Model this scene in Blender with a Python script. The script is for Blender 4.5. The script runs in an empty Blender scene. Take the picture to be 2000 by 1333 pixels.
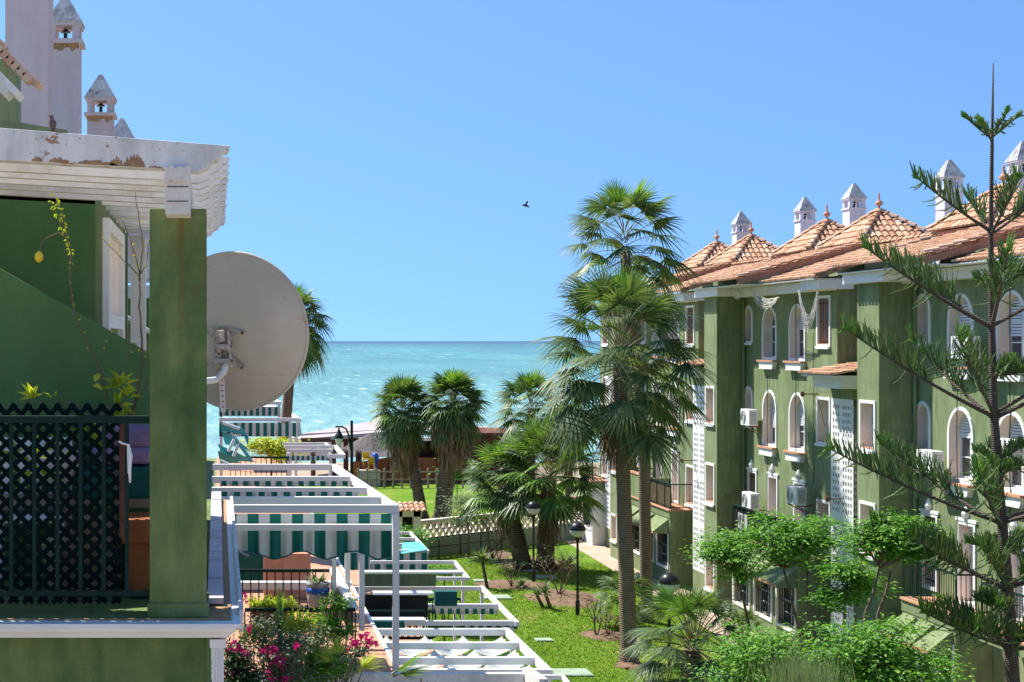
import bpy, math, random
from math import sin, cos, pi, radians, sqrt, atan2
from mathutils import Vector, Matrix
from mathutils.geometry import tessellate_polygon
random.seed(7)
R = random.Random(11)
scn = bpy.context.scene
col = scn.collection
# ------------------------------------------------------------ camera, sky, sun
H = 9.54            # eye height above the lawn
F = 2800.0          # focal length in pixels of the 2000 px wide photograph
K = 1.289
cam_d = bpy.data.cameras.new('camera'); cam = bpy.data.objects.new('camera', cam_d); col.objects.link(cam)
cam.location = (0, 0, H); cam.rotation_euler = (radians(90), 0, 0)
cam_d.sensor_width = 36; cam_d.lens = F/2000*36; cam_d.shift_x = (1000-425)/2000.0
cam_d.clip_start = 0.1; cam_d.clip_end = 200000
scn.camera = cam
SUN = Vector((1.0, -0.92, -1.92)).normalized()
SKYK, SKYB, SKYS, SKYT = 1.1, 0.25, 0.110, (0.69, 0.93, 1.12)
w = bpy.data.worlds.new('World'); scn.world = w; w.use_nodes = True
nt = w.node_tree; bg = nt.nodes['Background']
sky = nt.nodes.new('ShaderNodeTexSky'); sky.sky_type = 'NISHITA'; sky.sun_disc = False
sky.sun_elevation = math.asin(-SUN.z); sky.sun_rotation = atan2(-SUN.x, -SUN.y)
sky.air_density = 1.0; sky.dust_density = 0.35; sky.ozone_density = 1.6; sky.altitude = 0
# the clear blue band above the haze line: the sky model is sampled a little above the true elevation
tc = nt.nodes.new('ShaderNodeTexCoord'); sx = nt.nodes.new('ShaderNodeSeparateXYZ'); cx = nt.nodes.new('ShaderNodeCombineXYZ')
mz = nt.nodes.new('ShaderNodeMath'); mz.operation = 'MULTIPLY_ADD'; mz.inputs[1].default_value = SKYK; mz.inputs[2].default_value = SKYB
nt.links.new(tc.outputs['Generated'], sx.inputs[0]); nt.links.new(sx.outputs[0], cx.inputs[0]); nt.links.new(sx.outputs[1], cx.inputs[1])
nt.links.new(sx.outputs[2], mz.inputs[0]); nt.links.new(mz.outputs[0], cx.inputs[2])
vn = nt.nodes.new('ShaderNodeVectorMath'); vn.operation = 'NORMALIZE'; nt.links.new(cx.outputs[0], vn.inputs[0]); nt.links.new(vn.outputs[0], sky.inputs[0])
tn = nt.nodes.new('ShaderNodeMix'); tn.data_type = 'RGBA'; tn.blend_type = 'MULTIPLY'; tn.inputs[0].default_value = 1; tn.inputs[7].default_value = (*SKYT, 1)
nt.links.new(sky.outputs[0], tn.inputs[6]); nt.links.new(tn.outputs[2], bg.inputs[0]); bg.inputs[1].default_value = SKYS
sl = bpy.data.lights.new('sun', 'SUN'); sl.energy = 5.0; sl.angle = radians(0.53); sl.color = (1.0, 0.95, 0.86)
so = bpy.data.objects.new('sun', sl); col.objects.link(so); so.rotation_euler = SUN.to_track_quat('-Z', 'Y').to_euler()
so.location = (-30, 20, 60)
scn.view_settings.view_transform = 'Standard'; scn.view_settings.look = 'None'
scn.view_settings.exposure = 0.85; scn.view_settings.gamma = 1
scn.render.resolution_x = 1024; scn.render.resolution_y = 682
try:
    scn.cycles.max_bounces = 6; scn.cycles.transparent_max_bounces = 8
except Exception: pass

# ------------------------------------------------------------ helpers
def W(u, v, Y):
    "the point of the place at depth Y that lies towards photo pixel u, v"
    return Vector(((u-425)/F*Y, Y, H+(666.5-v)/F*Y))
def G(u, v):
    "the point of the lawn (z = 0) seen at u, v"
    Y = H*F/(v-666.5)
    return Vector(((u-425)/F*Y, Y, 0))
def tag(o, label=None, cat=None, group=None, kind=None):
    if label: o['label'] = label
    if cat: o['category'] = cat
    if group: o['group'] = group
    if kind: o['kind'] = kind
    return o
def thing(name, loc, label, cat, group=None):
    o = bpy.data.objects.new(name, None); col.objects.link(o)
    o.location = loc; o.empty_display_size = 0.2
    return tag(o, label, cat, group)
def wloc(o):
    v = Vector((0, 0, 0))
    while o is not None:
        v += o.location; o = o.parent
    return v
class MB:
    def __init__(s): s.v = []; s.f = []; s.m = []
    def add(s, vs, fs, m=0):
        n = len(s.v); s.v.extend([tuple(a) for a in vs])
        for f in fs: s.f.append(tuple(i+n for i in f)); s.m.append(m)
        return s
    def box(s, x0, y0, z0, x1, y1, z1, m=0):
        if x0 > x1: x0, x1 = x1, x0
        if y0 > y1: y0, y1 = y1, y0
        if z0 > z1: z0, z1 = z1, z0
        vs = [(x, y, z) for z in (z0, z1) for y in (y0, y1) for x in (x0, x1)]
        return s.add(vs, [(0,2,3,1), (4,5,7,6), (0,1,5,4), (2,6,7,3), (0,4,6,2), (1,3,7,5)], m)
    def bar(s, a, b, wd, ht, m=0, up=(0,0,1)):
        a = Vector(a); b = Vector(b); d = (b-a).normalized(); u = Vector(up)
        sd = d.cross(u)
        if sd.length < 1e-4: sd = d.cross(Vector((1,0,0)))
        sd.normalize(); n = sd.cross(d).normalized()
        vs = [p+sd*i*wd/2+n*j*ht/2 for p in (a, b) for (i, j) in ((-1,-1), (1,-1), (1,1), (-1,1))]
        return s.add(vs, [(0,1,2,3), (7,6,5,4), (0,4,5,1), (1,5,6,2), (2,6,7,3), (3,7,4,0)], m)
    def tube(s, pts, rad, n=8, m=0, cap=True):
        pts = [Vector(p) for p in pts]
        if not isinstance(rad, (list, tuple)): rad = [rad]*len(pts)
        rings = []; ref = None
        for i, p in enumerate(pts):
            d = (pts[min(i+1, len(pts)-1)]-pts[max(i-1, 0)])
            if d.length < 1e-9: d = Vector((0,0,1))
            d.normalize()
            if ref is None:
                ref = d.orthogonal().normalized()
            ref = (ref-d*ref.dot(d))
            if ref.length < 1e-5: ref = d.orthogonal()
            ref.normalize(); b = d.cross(ref)
            rings.append([p+(ref*cos(2*pi*k/n)+b*sin(2*pi*k/n))*rad[i] for k in range(n)])
        vs = [q for r in rings for q in r]; fs = []
        for i in range(len(pts)-1):
            for k in range(n):
                fs.append((i*n+k, i*n+(k+1) % n, (i+1)*n+(k+1) % n, (i+1)*n+k))
        if cap:
            fs.append(tuple(reversed(range(n)))); fs.append(tuple((len(pts)-1)*n+k for k in range(n)))
        return s.add(vs, fs, m)
    def lathe(s, prof, c, n=16, m=0, a0=0.0):
        c = Vector(c); vs = []; fs = []
        for r, z in prof:
            for k in range(n):
                a = 2*pi*k/n+a0; vs.append((c.x+r*cos(a), c.y+r*sin(a), c.z+z))
        for i in range(len(prof)-1):
            for k in range(n):
                fs.append((i*n+k, i*n+(k+1) % n, (i+1)*n+(k+1) % n, (i+1)*n+k))
        fs.append(tuple(reversed(range(n)))); fs.append(tuple((len(prof)-1)*n+k for k in range(n)))
        return s.add(vs, fs, m)
    def ball(s, c, rx, ry=None, rz=None, n=12, m=0):
        ry = ry or rx; rz = rz or rx; vs = []; fs = []; q = n//2
        for i in range(q+1):
            t = pi*i/q
            for k in range(n):
                a = 2*pi*k/n
                vs.append((c[0]+rx*sin(t)*cos(a), c[1]+ry*sin(t)*sin(a), c[2]+rz*cos(t)))
        for i in range(q):
            for k in range(n): fs.append((i*n+k, (i+1)*n+k, (i+1)*n+(k+1) % n, i*n+(k+1) % n))
        return s.add(vs, fs, m)
    def quad(s, a, b, c, d, m=0): return s.add([a, b, c, d], [(0,1,2,3)], m)
    def prism(s, poly, y0, y1, m=0):
        "poly in (x, z), pulled from y0 to y1"
        n = len(poly); vs = [(x, y0, z) for x, z in poly]+[(x, y1, z) for x, z in poly]
        fs = [tuple(range(n)), tuple(reversed(range(n, 2*n)))]
        fs += [(i, i+n, (i+1) % n+n, (i+1) % n) for i in range(n)]
        return s.add(vs, fs, m)
    def prismx(s, poly, x0, x1, m=0):
        "poly in (y, z), pulled from x0 to x1"
        n = len(poly); vs = [(x0, y, z) for y, z in poly]+[(x1, y, z) for y, z in poly]
        fs = [tuple(range(n)), tuple(reversed(range(n, 2*n)))]
        fs += [(i, i+n, (i+1) % n+n, (i+1) % n) for i in range(n)]
        return s.add(vs, fs, m)
    def build(s, name, mats, parent=None, smooth=False, bevel=0.0):
        me = bpy.data.meshes.new(name)
        off = wloc(parent) if parent else Vector((0, 0, 0))
        me.from_pydata([(a[0]-off.x, a[1]-off.y, a[2]-off.z) for a in s.v], [], s.f)
        if not isinstance(mats, (list, tuple)): mats = [mats]
        for mm in mats: me.materials.append(mm)
        me.polygons.foreach_set('material_index', s.m)
        if smooth: me.polygons.foreach_set('use_smooth', [True]*len(s.f))
        me.update()
        o = bpy.data.objects.new(name, me); col.objects.link(o)
        if parent: o.parent = parent
        if bevel:
            b = o.modifiers.new('bevel', 'BEVEL'); b.width = bevel; b.segments = 2; b.limit_method = 'ANGLE'
        return o

# ------------------------------------------------------------ materials
def _new(name):
    m = bpy.data.materials.new(name); m.use_nodes = True
    return m, m.node_tree, m.node_tree.nodes['Principled BSDF']
def _noise(nt, sc, det=4, rough=0.6, vec=None, dist=0.0):
    n = nt.nodes.new('ShaderNodeTexNoise'); n.inputs['Scale'].default_value = sc
    n.inputs['Detail'].default_value = det; n.inputs['Roughness'].default_value = rough
    n.inputs['Distortion'].default_value = dist
    if vec is not None: nt.links.new(vec, n.inputs['Vector'])
    return n
def _ramp(nt, fac, stops):
    r = nt.nodes.new('ShaderNodeValToRGB'); e = r.color_ramp.elements
    while len(e) > 1: e.remove(e[-1])
    e[0].position = stops[0][0]; e[0].color = (*stops[0][1], 1)
    for p, c in stops[1:]:
        q = e.new(p); q.color = (*c, 1)
    nt.links.new(fac, r.inputs[0]); return r
def _mix(nt, fac, a, b, mode='MIX'):
    m = nt.nodes.new('ShaderNodeMix'); m.data_type = 'RGBA'; m.blend_type = mode
    for i, x in ((0, fac), (6, a), (7, b)):
        if isinstance(x, (int, float)): m.inputs[i].default_value = x
        elif isinstance(x, tuple): m.inputs[i].default_value = (*x, 1)
        else: nt.links.new(x, m.inputs[i])
    return m.outputs[2]
def _pos(nt): return nt.nodes.new('ShaderNodeNewGeometry').outputs['Position']
def _map(nt, scale):
    mp = nt.nodes.new('ShaderNodeMapping'); mp.inputs['Scale'].default_value = scale
    nt.links.new(_pos(nt), mp.inputs[0]); return mp.outputs[0]
def _bump(nt, b, h, st, dist=0.02):
    bm = nt.nodes.new('ShaderNodeBump'); bm.inputs['Strength'].default_value = st; bm.inputs['Distance'].default_value = dist
    nt.links.new(h, bm.inputs['Height']); nt.links.new(bm.outputs[0], b.inputs['Normal'])
def plain(name, c, rough=0.6, metal=0.0, var=0.25, sc=3.0, bump=0.0, bsc=60.0, spec=0.3):
    m, nt, b = _new(name)
    n = _noise(nt, sc, 5, 0.65, _pos(nt))
    lo = tuple(max(0, x*(1-var)) for x in c); hi = tuple(min(1, x*(1+var*0.6)) for x in c)
    r = _ramp(nt, n.outputs[0], [(0.3, lo), (0.7, hi)])
    nt.links.new(r.outputs[0], b.inputs['Base Color'])
    b.inputs['Roughness'].default_value = rough; b.inputs['Metallic'].default_value = metal
    b.inputs['Specular IOR Level'].default_value = spec
    if bump:
        _bump(nt, b, _noise(nt, bsc, 4, 0.7, _pos(nt)).outputs[0], bump)
    return m
def stucco(name, base, dark, light, stain=None, amt=0.5, sc=0.6, st=1.0, stf=(0.56, 0.72), specks=False):
    m, nt, b = _new(name); p = _pos(nt)
    n1 = _noise(nt, sc, 6, 0.65, _map(nt, (1, 1, 0.55)), 0.3); r1 = _ramp(nt, n1.outputs[0], [(0.34, dark), (0.5, base), (0.66, light)])
    n2 = _noise(nt, 9, 6, 0.7, _map(nt, (1, 1, 0.14)))
    r2 = _ramp(nt, n2.outputs[0], [(0.35, (0.66, 0.68, 0.66)), (0.6, (1, 1, 1))])
    c = _mix(nt, amt, r1.outputs[0], r2.outputs[0], 'MULTIPLY')
    if stain:
        n3 = _noise(nt, 1.3*st, 7, 0.72, p, 0.4); r3 = _ramp(nt, n3.outputs[0], [(stf[0], (0, 0, 0)), (stf[1], (1, 1, 1))])
        c = _mix(nt, r3.outputs[0], c, stain)
    if specks:
        n4 = _noise(nt, 38, 4, 0.6, p); r4 = _ramp(nt, n4.outputs[0], [(0.66, (0, 0, 0)), (0.70, (1, 1, 1))]); c = _mix(nt, r4.outputs[0], c, (0.07, 0.065, 0.06))
    nt.links.new(c, b.inputs['Base Color']); b.inputs['Roughness'].default_value = 0.9
    b.inputs['Specular IOR Level'].default_value = 0.15
    _bump(nt, b, _noise(nt, 70, 5, 0.7, p).outputs[0], 0.5, 0.012)
    return m
def leafmat(name, cols, trans=0.35, rough=0.45, tcol=None):
    m, nt, b = _new(name)
    g = nt.nodes.new('ShaderNodeNewGeometry')
    n = _noise(nt, 1.6, 2, 0.5, g.outputs['Position'])
    mx = nt.nodes.new('ShaderNodeMath'); mx.operation = 'MULTIPLY_ADD'
    nt.links.new(g.outputs['Random Per Island'], mx.inputs[0]); mx.inputs[1].default_value = 0.6
    m2 = nt.nodes.new('ShaderNodeMath'); m2.operation = 'MULTIPLY'; m2.inputs[1].default_value = 0.5
    nt.links.new(n.outputs[0], m2.inputs[0]); nt.links.new(m2.outputs[0], mx.inputs[2])
    k = len(cols); r = _ramp(nt, mx.outputs[0], [(0.15+0.75*i/(k-1), c) for i, c in enumerate(cols)])
    nt.links.new(r.outputs[0], b.inputs['Base Color']); b.inputs['Roughness'].default_value = rough
    b.inputs['Specular IOR Level'].default_value = 0.4
    t = nt.nodes.new('ShaderNodeBsdfTranslucent')
    tc = _mix(nt, 1.0, r.outputs[0], tcol or (1.5, 1.6, 0.6), 'MULTIPLY'); nt.links.new(tc, t.inputs[0])
    ms = nt.nodes.new('ShaderNodeMixShader'); ms.inputs[0].default_value = trans
    nt.links.new(b.outputs[0], ms.inputs[1]); nt.links.new(t.outputs[0], ms.inputs[2])
    nt.links.new(ms.outputs[0], nt.nodes['Material Output'].inputs[0])
    return m
M = {}
M['green'] = stucco('green_stucco', (0.222, 0.272, 0.138), (0.175, 0.228, 0.108), (0.265, 0.305, 0.170), (0.135, 0.155, 0.09), 0.95, 0.5, 0.7, (0.52, 0.80))
M['green_old'] = stucco('weathered_green_stucco', (0.128, 0.195, 0.066), (0.055, 0.115, 0.040), (0.215, 0.265, 0.100), (0.13, 0.12, 0.04), 0.6, 1.9, 2.2, (0.60, 0.80))
def pillarmat():
    m = M['green_old'].copy(); m.name = 'stained_pillar_stucco'; nt = m.node_tree; b = nt.nodes['Principled BSDF']; src = b.inputs['Base Color'].links[0].from_socket
    p = _pos(nt); sx = nt.nodes.new('ShaderNodeSeparateXYZ'); nt.links.new(p, sx.inputs[0]); n = _noise(nt, 9, 4, .6, p)
    def mth(op, a, b_, c=None):
        q = nt.nodes.new('ShaderNodeMath'); q.operation = op
        for i, x in enumerate((a, b_, c)):
            if x is None: continue
            if isinstance(x, (int, float)): q.inputs[i].default_value = x
            else: nt.links.new(x, q.inputs[i])
        return q.outputs[0]
    dx = mth('ABSOLUTE', mth('ADD', sx.outputs[0], .207), 0); dx = mth('MULTIPLY_ADD', n.outputs[0], .03, dx)
    zz = nt.nodes.new('ShaderNodeMapRange'); zz.inputs[1].default_value = 9.3; zz.inputs[2].default_value = 10.25; nt.links.new(sx.outputs[2], zz.inputs[0])
    wd = nt.nodes.new('ShaderNodeMapRange'); wd.inputs[1].default_value = .040; wd.inputs[2].default_value = .012; nt.links.new(dx, wd.inputs[0])
    f = mth('MULTIPLY', mth('MULTIPLY', zz.outputs[0], wd.outputs[0]), .8)
    nt.links.new(_mix(nt, f, src, (0.19, 0.10, 0.03)), b.inputs['Base Color']); return m
M['pillar'] = pillarmat()
M['green_dim'] = stucco('shaded_green_stucco', (0.085, 0.180, 0.068), (0.068, 0.155, 0.055), (0.105, 0.205, 0.082), None, 0.3, 1.0)  # darker copy of the green stucco, shade of the terrace walls put in
M['white'] = plain('white_paint', (0.74, 0.74, 0.73), 0.6, 0, 0.08, 2.0, 0.15, 40)
M['white_old'] = stucco('flaking_white_paint', (0.80, 0.78, 0.75), (0.62, 0.60, 0.57), (0.86, 0.85, 0.83), (0.42, 0.26, 0.15), 0.5, 2.5, 2.2, (0.60, 0.62), specks=True)
M['white_rib'] = stucco('sun_bleached_white_wood', (0.80, 0.76, 0.70), (0.66, 0.60, 0.52), (0.86, 0.83, 0.79), (0.55, 0.40, 0.26), 0.25, 3.0, 3.0, (0.64, 0.72))
M['cream'] = plain('cream_reveal', (0.80, 0.69, 0.61), 0.8, 0, 0.12, 3)
M['pink'] = stucco('pale_pink_plaster', (0.66, 0.54, 0.56), (0.58, 0.47, 0.48), (0.72, 0.62, 0.64), None, 0.25, 1.2)
M['lilac'] = plain('white_lilac_plaster', (0.66, 0.62, 0.68), 0.8, 0, 0.1, 2)
M['cement'] = stucco('grey_cement', (0.42, 0.42, 0.44), (0.26, 0.25, 0.25), (0.58, 0.58, 0.60), (0.16, 0.14, 0.12), 0.6, 5.0, 4.0, (0.55, 0.68))
M['render'] = plain('bare_ochre_render', (0.42, 0.25, 0.13), 0.9, 0, 0.4, 14, 0.4, 60)
M['salmon'] = plain('salmon_clay', (0.55, 0.27, 0.17), 0.8, 0, 0.25, 5)
M['grey'] = plain('grey_metal', (0.30, 0.31, 0.31), 0.4, 0.6)
M['dgreen'] = plain('dark_green_metal', (0.005, 0.026, 0.020), 0.6, 0.0, 0.3, 8, spec=0.15)
M['trellis'] = plain('dark_green_plastic', (0.002, 0.012, 0.012), 0.8, 0.0, 0.3, 8, spec=0.08)
M['black'] = plain('black_metal', (0.02, 0.02, 0.022), 0.35, 0.2)
M['glass'] = plain('dark_glass', (0.035, 0.05, 0.065), 0.06, 0.0, 0.3, 1.0, spec=0.9)
M['shutter'] = plain('white_shutter', (0.66, 0.68, 0.72), 0.5, 0, 0.08)
M['brown'] = plain('brown_wood', (0.12, 0.05, 0.035), 0.7, 0, 0.35, 10, 0.3)
M['wood'] = plain('pale_wood', (0.34, 0.24, 0.15), 0.7, 0, 0.35, 10, 0.3)
M['rust'] = plain('rusty_steel', (0.20, 0.09, 0.04), 0.8, 0.2, 0.5, 30)
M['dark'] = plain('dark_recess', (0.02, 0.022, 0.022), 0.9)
M['stripe_g'] = plain('green_canvas', (0.008, 0.150, 0.125), 0.8, 0, 0.15, 2)
M['stripe_w'] = plain('white_canvas', (0.60, 0.62, 0.60), 0.8, 0, 0.1, 2)
M['teal'] = plain('faded_teal_canvas', (0.10, 0.42, 0.46), 0.8, 0, 0.25, 3)
M['terracotta'] = plain('terracotta_pot', (0.42, 0.13, 0.04), 0.6, 0, 0.25, 5, 0.2)
M['purple'] = plain('mauve_fabric', (0.24, 0.18, 0.32), 0.9, 0, 0.2, 6, 0.3, 120)
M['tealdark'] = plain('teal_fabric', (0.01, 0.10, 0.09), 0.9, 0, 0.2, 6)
M['concrete'] = plain('concrete', (0.40, 0.38, 0.34), 0.9, 0, 0.2, 4, 0.3)
M['yellow'] = plain('yellow_plastic', (0.75, 0.42, 0.02), 0.4)
M['blue'] = plain('blue_plastic', (0.02, 0.09, 0.45), 0.35)
M['brick'] = plain('red_brown_planks', (0.15, 0.040, 0.022), 0.8, 0, 0.4, 3)
M['orange_wall'] = plain('orange_canvas_wall', (0.42, 0.12, 0.05), 0.8, 0, 0.25, 2)
M['tarp'] = plain('pale_sheet_roof', (0.40, 0.34, 0.33), 0.7, 0, 0.2, 1)
M['bark'] = plain('tan_palm_bark', (0.20, 0.15, 0.10), 0.95, 0, 0.35, 6, 0.6, 25)
def dishmat():
    m, nt, b = _new('aged_dish_paint'); p = _pos(nt)
    n1 = _noise(nt, 2.2, 4, 0.6, p); r1 = _ramp(nt, n1.outputs[0], [(0.3, (0.50, 0.43, 0.34)), (0.7, (0.60, 0.53, 0.43))])
    n2 = _noise(nt, 4.5, 6, 0.7, _map(nt, (1.0, 1.0, 3.2)), 0.3); r2 = _ramp(nt, n2.outputs[0], [(0.60, (0, 0, 0)), (0.78, (0.8, 0.8, 0.8))])
    c = _mix(nt, r2.outputs[0], r1.outputs[0], (0.36, 0.19, 0.09))
    nt.links.new(c, b.inputs['Base Color']); b.inputs['Roughness'].default_value = 0.5
    return m
M['dish'] = dishmat()
def ringbark(name, lo, hi, sc):
    m, nt, b = _new(name); p = _pos(nt)
    wv = nt.nodes.new('ShaderNodeTexWave'); wv.bands_direction = 'Z'; wv.inputs['Scale'].default_value = sc
    wv.inputs['Distortion'].default_value = 2.5; wv.inputs['Detail'].default_value = 3; wv.inputs['Detail Scale'].default_value = 1.5
    nt.links.new(p, wv.inputs[0])
    n = _noise(nt, 3, 5, 0.7, p); f = _mix(nt, 0.55, wv.outputs[0], n.outputs[0])
    r = _ramp(nt, f, [(0.25, lo), (0.75, hi)]); nt.links.new(r.outputs[0], b.inputs['Base Color'])
    b.inputs['Roughness'].default_value = 0.95; _bump(nt, b, f, 0.8, 0.03); return m
M['palmbark'] = ringbark('ringed_palm_bark', (0.11, 0.075, 0.05), (0.30, 0.215, 0.15), 5)
M['roughbark'] = ringbark('rough_palm_bark', (0.045, 0.033, 0.025), (0.20, 0.145, 0.10), 4)
M['pinebark'] = ringbark('pine_bark', (0.05, 0.038, 0.03), (0.14, 0.098, 0.075), 11)
def tilemat():
    m, nt, b = _new('clay_roof_tile'); g = nt.nodes.new('ShaderNodeNewGeometry')
    r = _ramp(nt, g.outputs['Random Per Island'], [(0, (0.42, 0.22, 0.13)), (0.3, (0.54, 0.31, 0.19)), (0.7, (0.60, 0.38, 0.25)), (1, (0.66, 0.48, 0.35))])
    n = _noise(nt, 1.2, 5, 0.7, g.outputs['Position']); r2 = _ramp(nt, n.outputs[0], [(0.3, (0.74, 0.70, 0.66)), (0.6, (1, 1, 1))])
    c = _mix(nt, 0.7, r.outputs[0], r2.outputs[0], 'MULTIPLY'); nt.links.new(c, b.inputs['Base Color'])
    b.inputs['Roughness'].default_value = 0.85; b.inputs['Specular IOR Level'].default_value = 0.2
    _bump(nt, b, _noise(nt, 50, 3, 0.6, g.outputs['Position']).outputs[0], 0.4, 0.01); return m
M['tile'] = tilemat()
M['tileunder'] = plain('shaded_pan_tile', (0.34, 0.19, 0.13), 0.9, 0, 0.3, 4)
PALMG = [(0.022, 0.055, 0.026), (0.050, 0.100, 0.038), (0.105, 0.160, 0.058), (0.20, 0.25, 0.10)]
M['palm'] = leafmat('palm_leaf', PALMG, 0.28, 0.5)
M['palmbright'] = leafmat('young_palm_leaf', [(0.04, 0.10, 0.02), (0.08, 0.18, 0.03), (0.15, 0.27, 0.05), (0.24, 0.35, 0.08)], 0.35, 0.4)
M['palmdead'] = leafmat('dead_palm_leaf', [(0.09, 0.055, 0.03), (0.16, 0.105, 0.06), (0.23, 0.16, 0.095), (0.29, 0.21, 0.13)], 0.15, 0.9, (1.1, 0.9, 0.7))
M['petiole'] = leafmat('palm_stalk', [(0.12, 0.13, 0.04), (0.24, 0.22, 0.09), (0.36, 0.30, 0.16)], 0.05, 0.5)
M['leaf'] = leafmat('bright_feathery_leaf', [(0.020, 0.075, 0.012), (0.06, 0.19, 0.018), (0.13, 0.32, 0.03), (0.30, 0.47, 0.08)], 0.40, 0.5)
M['leafdark'] = leafmat('dark_shrub_leaf', [(0.016, 0.045, 0.016), (0.03, 0.085, 0.025), (0.06, 0.13, 0.035)], 0.25, 0.5)
M['leafgrey'] = leafmat('grey_green_leaf', [(0.10, 0.14, 0.08), (0.17, 0.22, 0.12), (0.28, 0.33, 0.20)], 0.25, 0.7)
M['leafyellow'] = leafmat('yellow_green_leaf', [(0.18, 0.26, 0.02), (0.38, 0.45, 0.03), (0.60, 0.58, 0.06)], 0.45, 0.45)
M['needle'] = leafmat('araucaria_needle', [(0.055, 0.11, 0.032), (0.10, 0.175, 0.05), (0.17, 0.26, 0.08)], 0.32, 0.5)
M['needlenew'] = leafmat('fresh_araucaria_needle', [(0.06, 0.16, 0.015), (0.12, 0.27, 0.03), (0.18, 0.34, 0.05)], 0.3, 0.5)
M['bract'] = leafmat('magenta_bract', [(0.30, 0.005, 0.09), (0.50, 0.012, 0.16), (0.62, 0.04, 0.25)], 0.4, 0.6, (1.3, 0.5, 1.0))
M['red'] = leafmat('red_flower', [(0.45, 0.01, 0.02), (0.65, 0.02, 0.05)], 0.3, 0.6, (1.3, 0.4, 0.5))
M['twig'] = plain('bare_twig', (0.17, 0.12, 0.085), 0.9, 0, 0.3, 12)
def grassmat():
    m, nt, b = _new('lawn_turf'); p = _pos(nt)
    n1 = _noise(nt, 0.35, 5, 0.7, p, 0.3); r1 = _ramp(nt, n1.outputs[0], [(0.28, (0.085, 0.20, 0.015)), (0.45, (0.13, 0.26, 0.02)), (0.55, (0.18, 0.28, 0.035)), (0.63, (0.30, 0.32, 0.09)), (0.72, (0.42, 0.34, 0.19))])
    n2 = _noise(nt, 14, 6, 0.75, p); r2 = _ramp(nt, n2.outputs[0], [(0.3, (0.55, 0.6, 0.5)), (0.65, (1.15, 1.12, 1.0))])
    c = _mix(nt, 0.9, r1.outputs[0], r2.outputs[0], 'MULTIPLY'); nt.links.new(c, b.inputs['Base Color'])
    b.inputs['Roughness'].default_value = 0.95; b.inputs['Specular IOR Level'].default_value = 0.1
    _bump(nt, b, _noise(nt, 30, 4, 0.8, p).outputs[0], 0.9, 0.05); return m
M['grass'] = grassmat()
M['blade'] = leafmat('grass_blade', [(0.09, 0.19, 0.018), (0.14, 0.25, 0.025), (0.20, 0.285, 0.04), (0.32, 0.34, 0.11)], 0.35, 0.6)
M['soil'] = plain('dry_soil', (0.19, 0.12, 0.075), 0.95, 0, 0.4, 5, 0.8, 20)
M['sand'] = plain('beach_sand', (0.36, 0.29, 0.21), 0.95, 0, 0.2, 0.4, 0.4, 8)
def pathmat():
    m, nt, b = _new('pink_paving'); p = _pos(nt)
    br = nt.nodes.new('ShaderNodeTexBrick'); nt.links.new(p, br.inputs['Vector']); br.inputs['Scale'].default_value = 2.6
    br.inputs['Color1'].default_value = (0.47, 0.33, 0.25, 1); br.inputs['Color2'].default_value = (0.56, 0.42, 0.33, 1)
    br.inputs['Mortar'].default_value = (0.32, 0.25, 0.2, 1); br.inputs['Mortar Size'].default_value = 0.012
    n = _noise(nt, 0.8, 5, 0.7, p); r = _ramp(nt, n.outputs[0], [(0.3, (0.72, 0.70, 0.68)), (0.65, (1, 1, 1))])
    nt.links.new(_mix(nt, 0.8, br.outputs[0], r.outputs[0], 'MULTIPLY'), b.inputs['Base Color']); b.inputs['Roughness'].default_value = 0.9
    return m
M['path'] = pathmat()
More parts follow.
